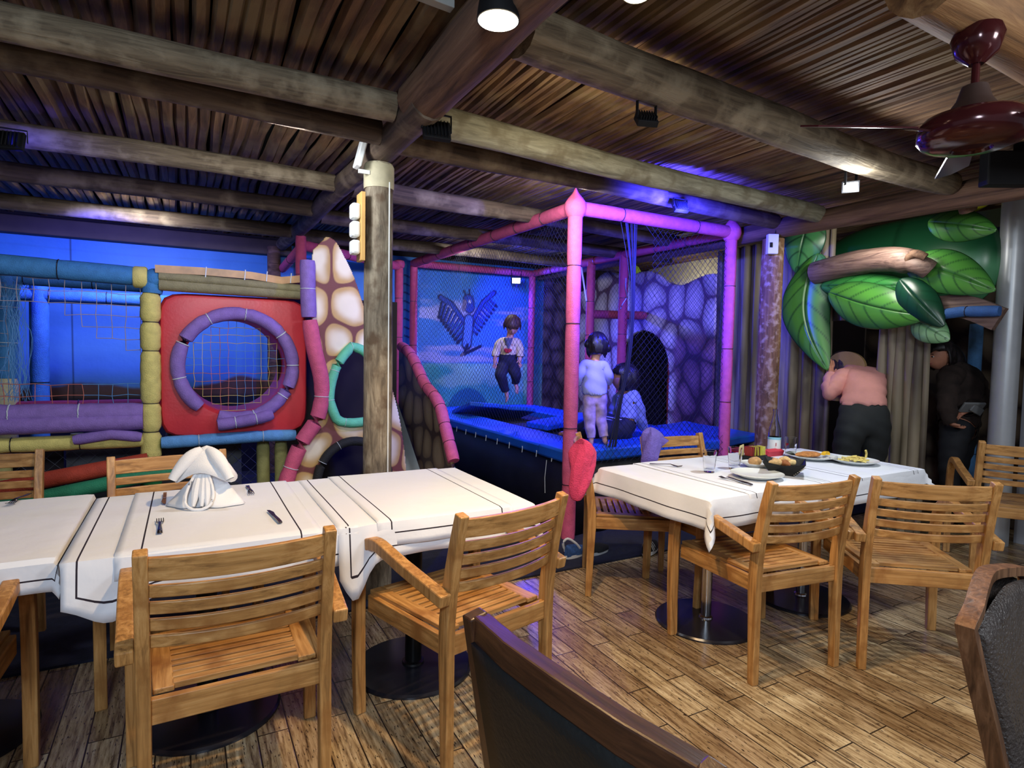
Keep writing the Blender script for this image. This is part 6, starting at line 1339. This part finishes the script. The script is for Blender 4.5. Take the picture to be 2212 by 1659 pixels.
jacket('pink fleece jacket hanging from the end chair beside the pink pole', [(onz(1254, 946, .925)+Vector((0, 0, 0)), .012, .010, a5), (atd(1262, 956, 3.40), .05, .045, CR_), (atd(1262, 978, 3.40), .085, .05, CR_), (atd(1256, 1005, 3.40), .072, .05, CR_), (atd(1254, 1035, 3.40), .062, .05, CR_), (atd(1249, 1060, 3.40), .052, .045, CR_), (atd(1246, 1084, 3.40), .03, .03, CR_)], PJ, seed=2)
jacket('purple fleece jacket over the corner of the chair behind the glasses', [(atd(1405, 922, 3.71), .02, .02, (1, 0, 0)), (atd(1410, 934, 3.71), .07, .045, (1, 0, 0)), (atd(1412, 950, 3.71), .085, .05, (1, 0, 0)), (atd(1405, 968, 3.71), .06, .05, (1, 0, 0)), (atd(1402, 990, 3.71), .055, .045, (1, 0, 0)), (atd(1400, 1005, 3.71), .045, .03, (1, 0, 0))], VJ, seed=5)
bm = B(); v = [bm.verts.new(p) for p in (atd(1408, 930, 3.73), atd(1445, 952, 3.70), atd(1428, 966, 3.72), atd(1412, 975, 3.74))]; bm.faces.new(v); o = obj('sleeve', bm, VJ, None, True, solid=.02); bpy.data.objects[o.name].parent = bpy.data.objects['jacket.001']
def shoe(lab, p, rz, upper, sole, s=1, stripes=False, strap=None, rx=0):
    t = thing('shoe', lab, 'shoe', p, rz); t.rotation_euler.x = rx; L = .25*s; bm = B(); rows = []; n = 18
    for k in range(11):
        f = k/10; y = -L/2+L*f; w = .036*s*(1-.25*math.cos(f*6.28))*(1 if f < .85 else 1-.5*((f-.85)/.15)**2)*(1 if f > .05 else .7); h = (.085*(1-f)**.7+.035)*s*(1 if f > .03 else .9); row = []
        for i in range(n): a = 2*math.pi*i/n; row.append(bm.verts.new((w*math.cos(a), y, .022*s+max(0, math.sin(a))*h*.8+min(0, math.sin(a))*.008)))
        rows.append(row)
    for a, b in zip(rows, rows[1:]):
        for j in range(n): bm.faces.new((a[j], a[(j+1) % n], b[(j+1) % n], b[j]))
    bm.faces.new(rows[0][::-1]); bm.faces.new(rows[-1]); obj('upper', bm, upper, t)
    bm = B(); pts = []
    for k in range(24):
        a = 2*math.pi*k/24; x = .040*s*math.cos(a)*(1-.12*math.sin(a)); y = L*.51*math.sin(a); pts.append((x, y))
    lo = [bm.verts.new((x, y, 0)) for x, y in pts]; hi = [bm.verts.new((x*1.02, y*1.01, .026*s)) for x, y in pts]; bm.faces.new(lo[::-1]); bm.faces.new(hi)
    for j in range(24): bm.faces.new((lo[j], lo[(j+1) % 24], hi[(j+1) % 24], hi[j]))
    obj('sole', bm, sole, t)
    if stripes:
        for k in range(3):
            for sx in (-1, 1): bm = B(); tube(bm, [(sx*.040*s, .0-k*.024*s, .028*s), (sx*.036*s, -.02*s-k*.024*s, .06*s), (sx*.022*s, -.035*s-k*.024*s, .088*s)], .0045*s, 6); obj('stripe', bm, WHITEP, t)
    if strap: bm = B(); tube(bm, smoothpath([(-.035*s, -.10*s, .05*s), (-.03*s, -.13*s, .12*s), (0, -.11*s, .16*s), (.03*s, -.05*s, .12*s), (.035*s, 0, .07*s)], 4), .010*s, 8); obj('strap', bm, strap, t)
    return t
WSOLE = plain('white_rubber', srgb(220, 222, 222), .6, 0, .05); BSH = plain('blue_shoe_mesh', srgb(50, 84, 140), .8, 0, .35, 40); KSH = plain('black_suede', (.015, .015, .017), .8, 0, .2)
q = onz(1245, 1200, .012); shoe('blue and lime child sneaker with loose white strap near the pink pole', (q.x, q.y, .012), R_(-75), BSH, WSOLE, .85, strap=WSOLE)
q = onz(1290, 1198, .012); shoe('black child sneaker with white sole behind the end chair legs', (q.x+.02, q.y+.02, .012), R_(-80), KSH, WSOLE, .8)
q = onz(1405, 1192, .012); shoe('black sneaker with three white stripes on the mat under the far chairs', (q.x, q.y, .012), R_(-62), KSH, WSOLE, .95, stripes=True)
q = onz(1398, 1092, .48); shoe('white and pink sneaker resting on the seat of the end chair', (q.x, q.y, .474), R_(-60), plain('pale_pink_knit', srgb(206, 150, 156), .8, 0, .15), WSOLE, .8)
q = onz(1200, 1145, .012); shoe('white shoe half hidden behind the foot of the pink pole', (q.x, q.y, .012), R_(-30), WSOLE, WSOLE, .8)
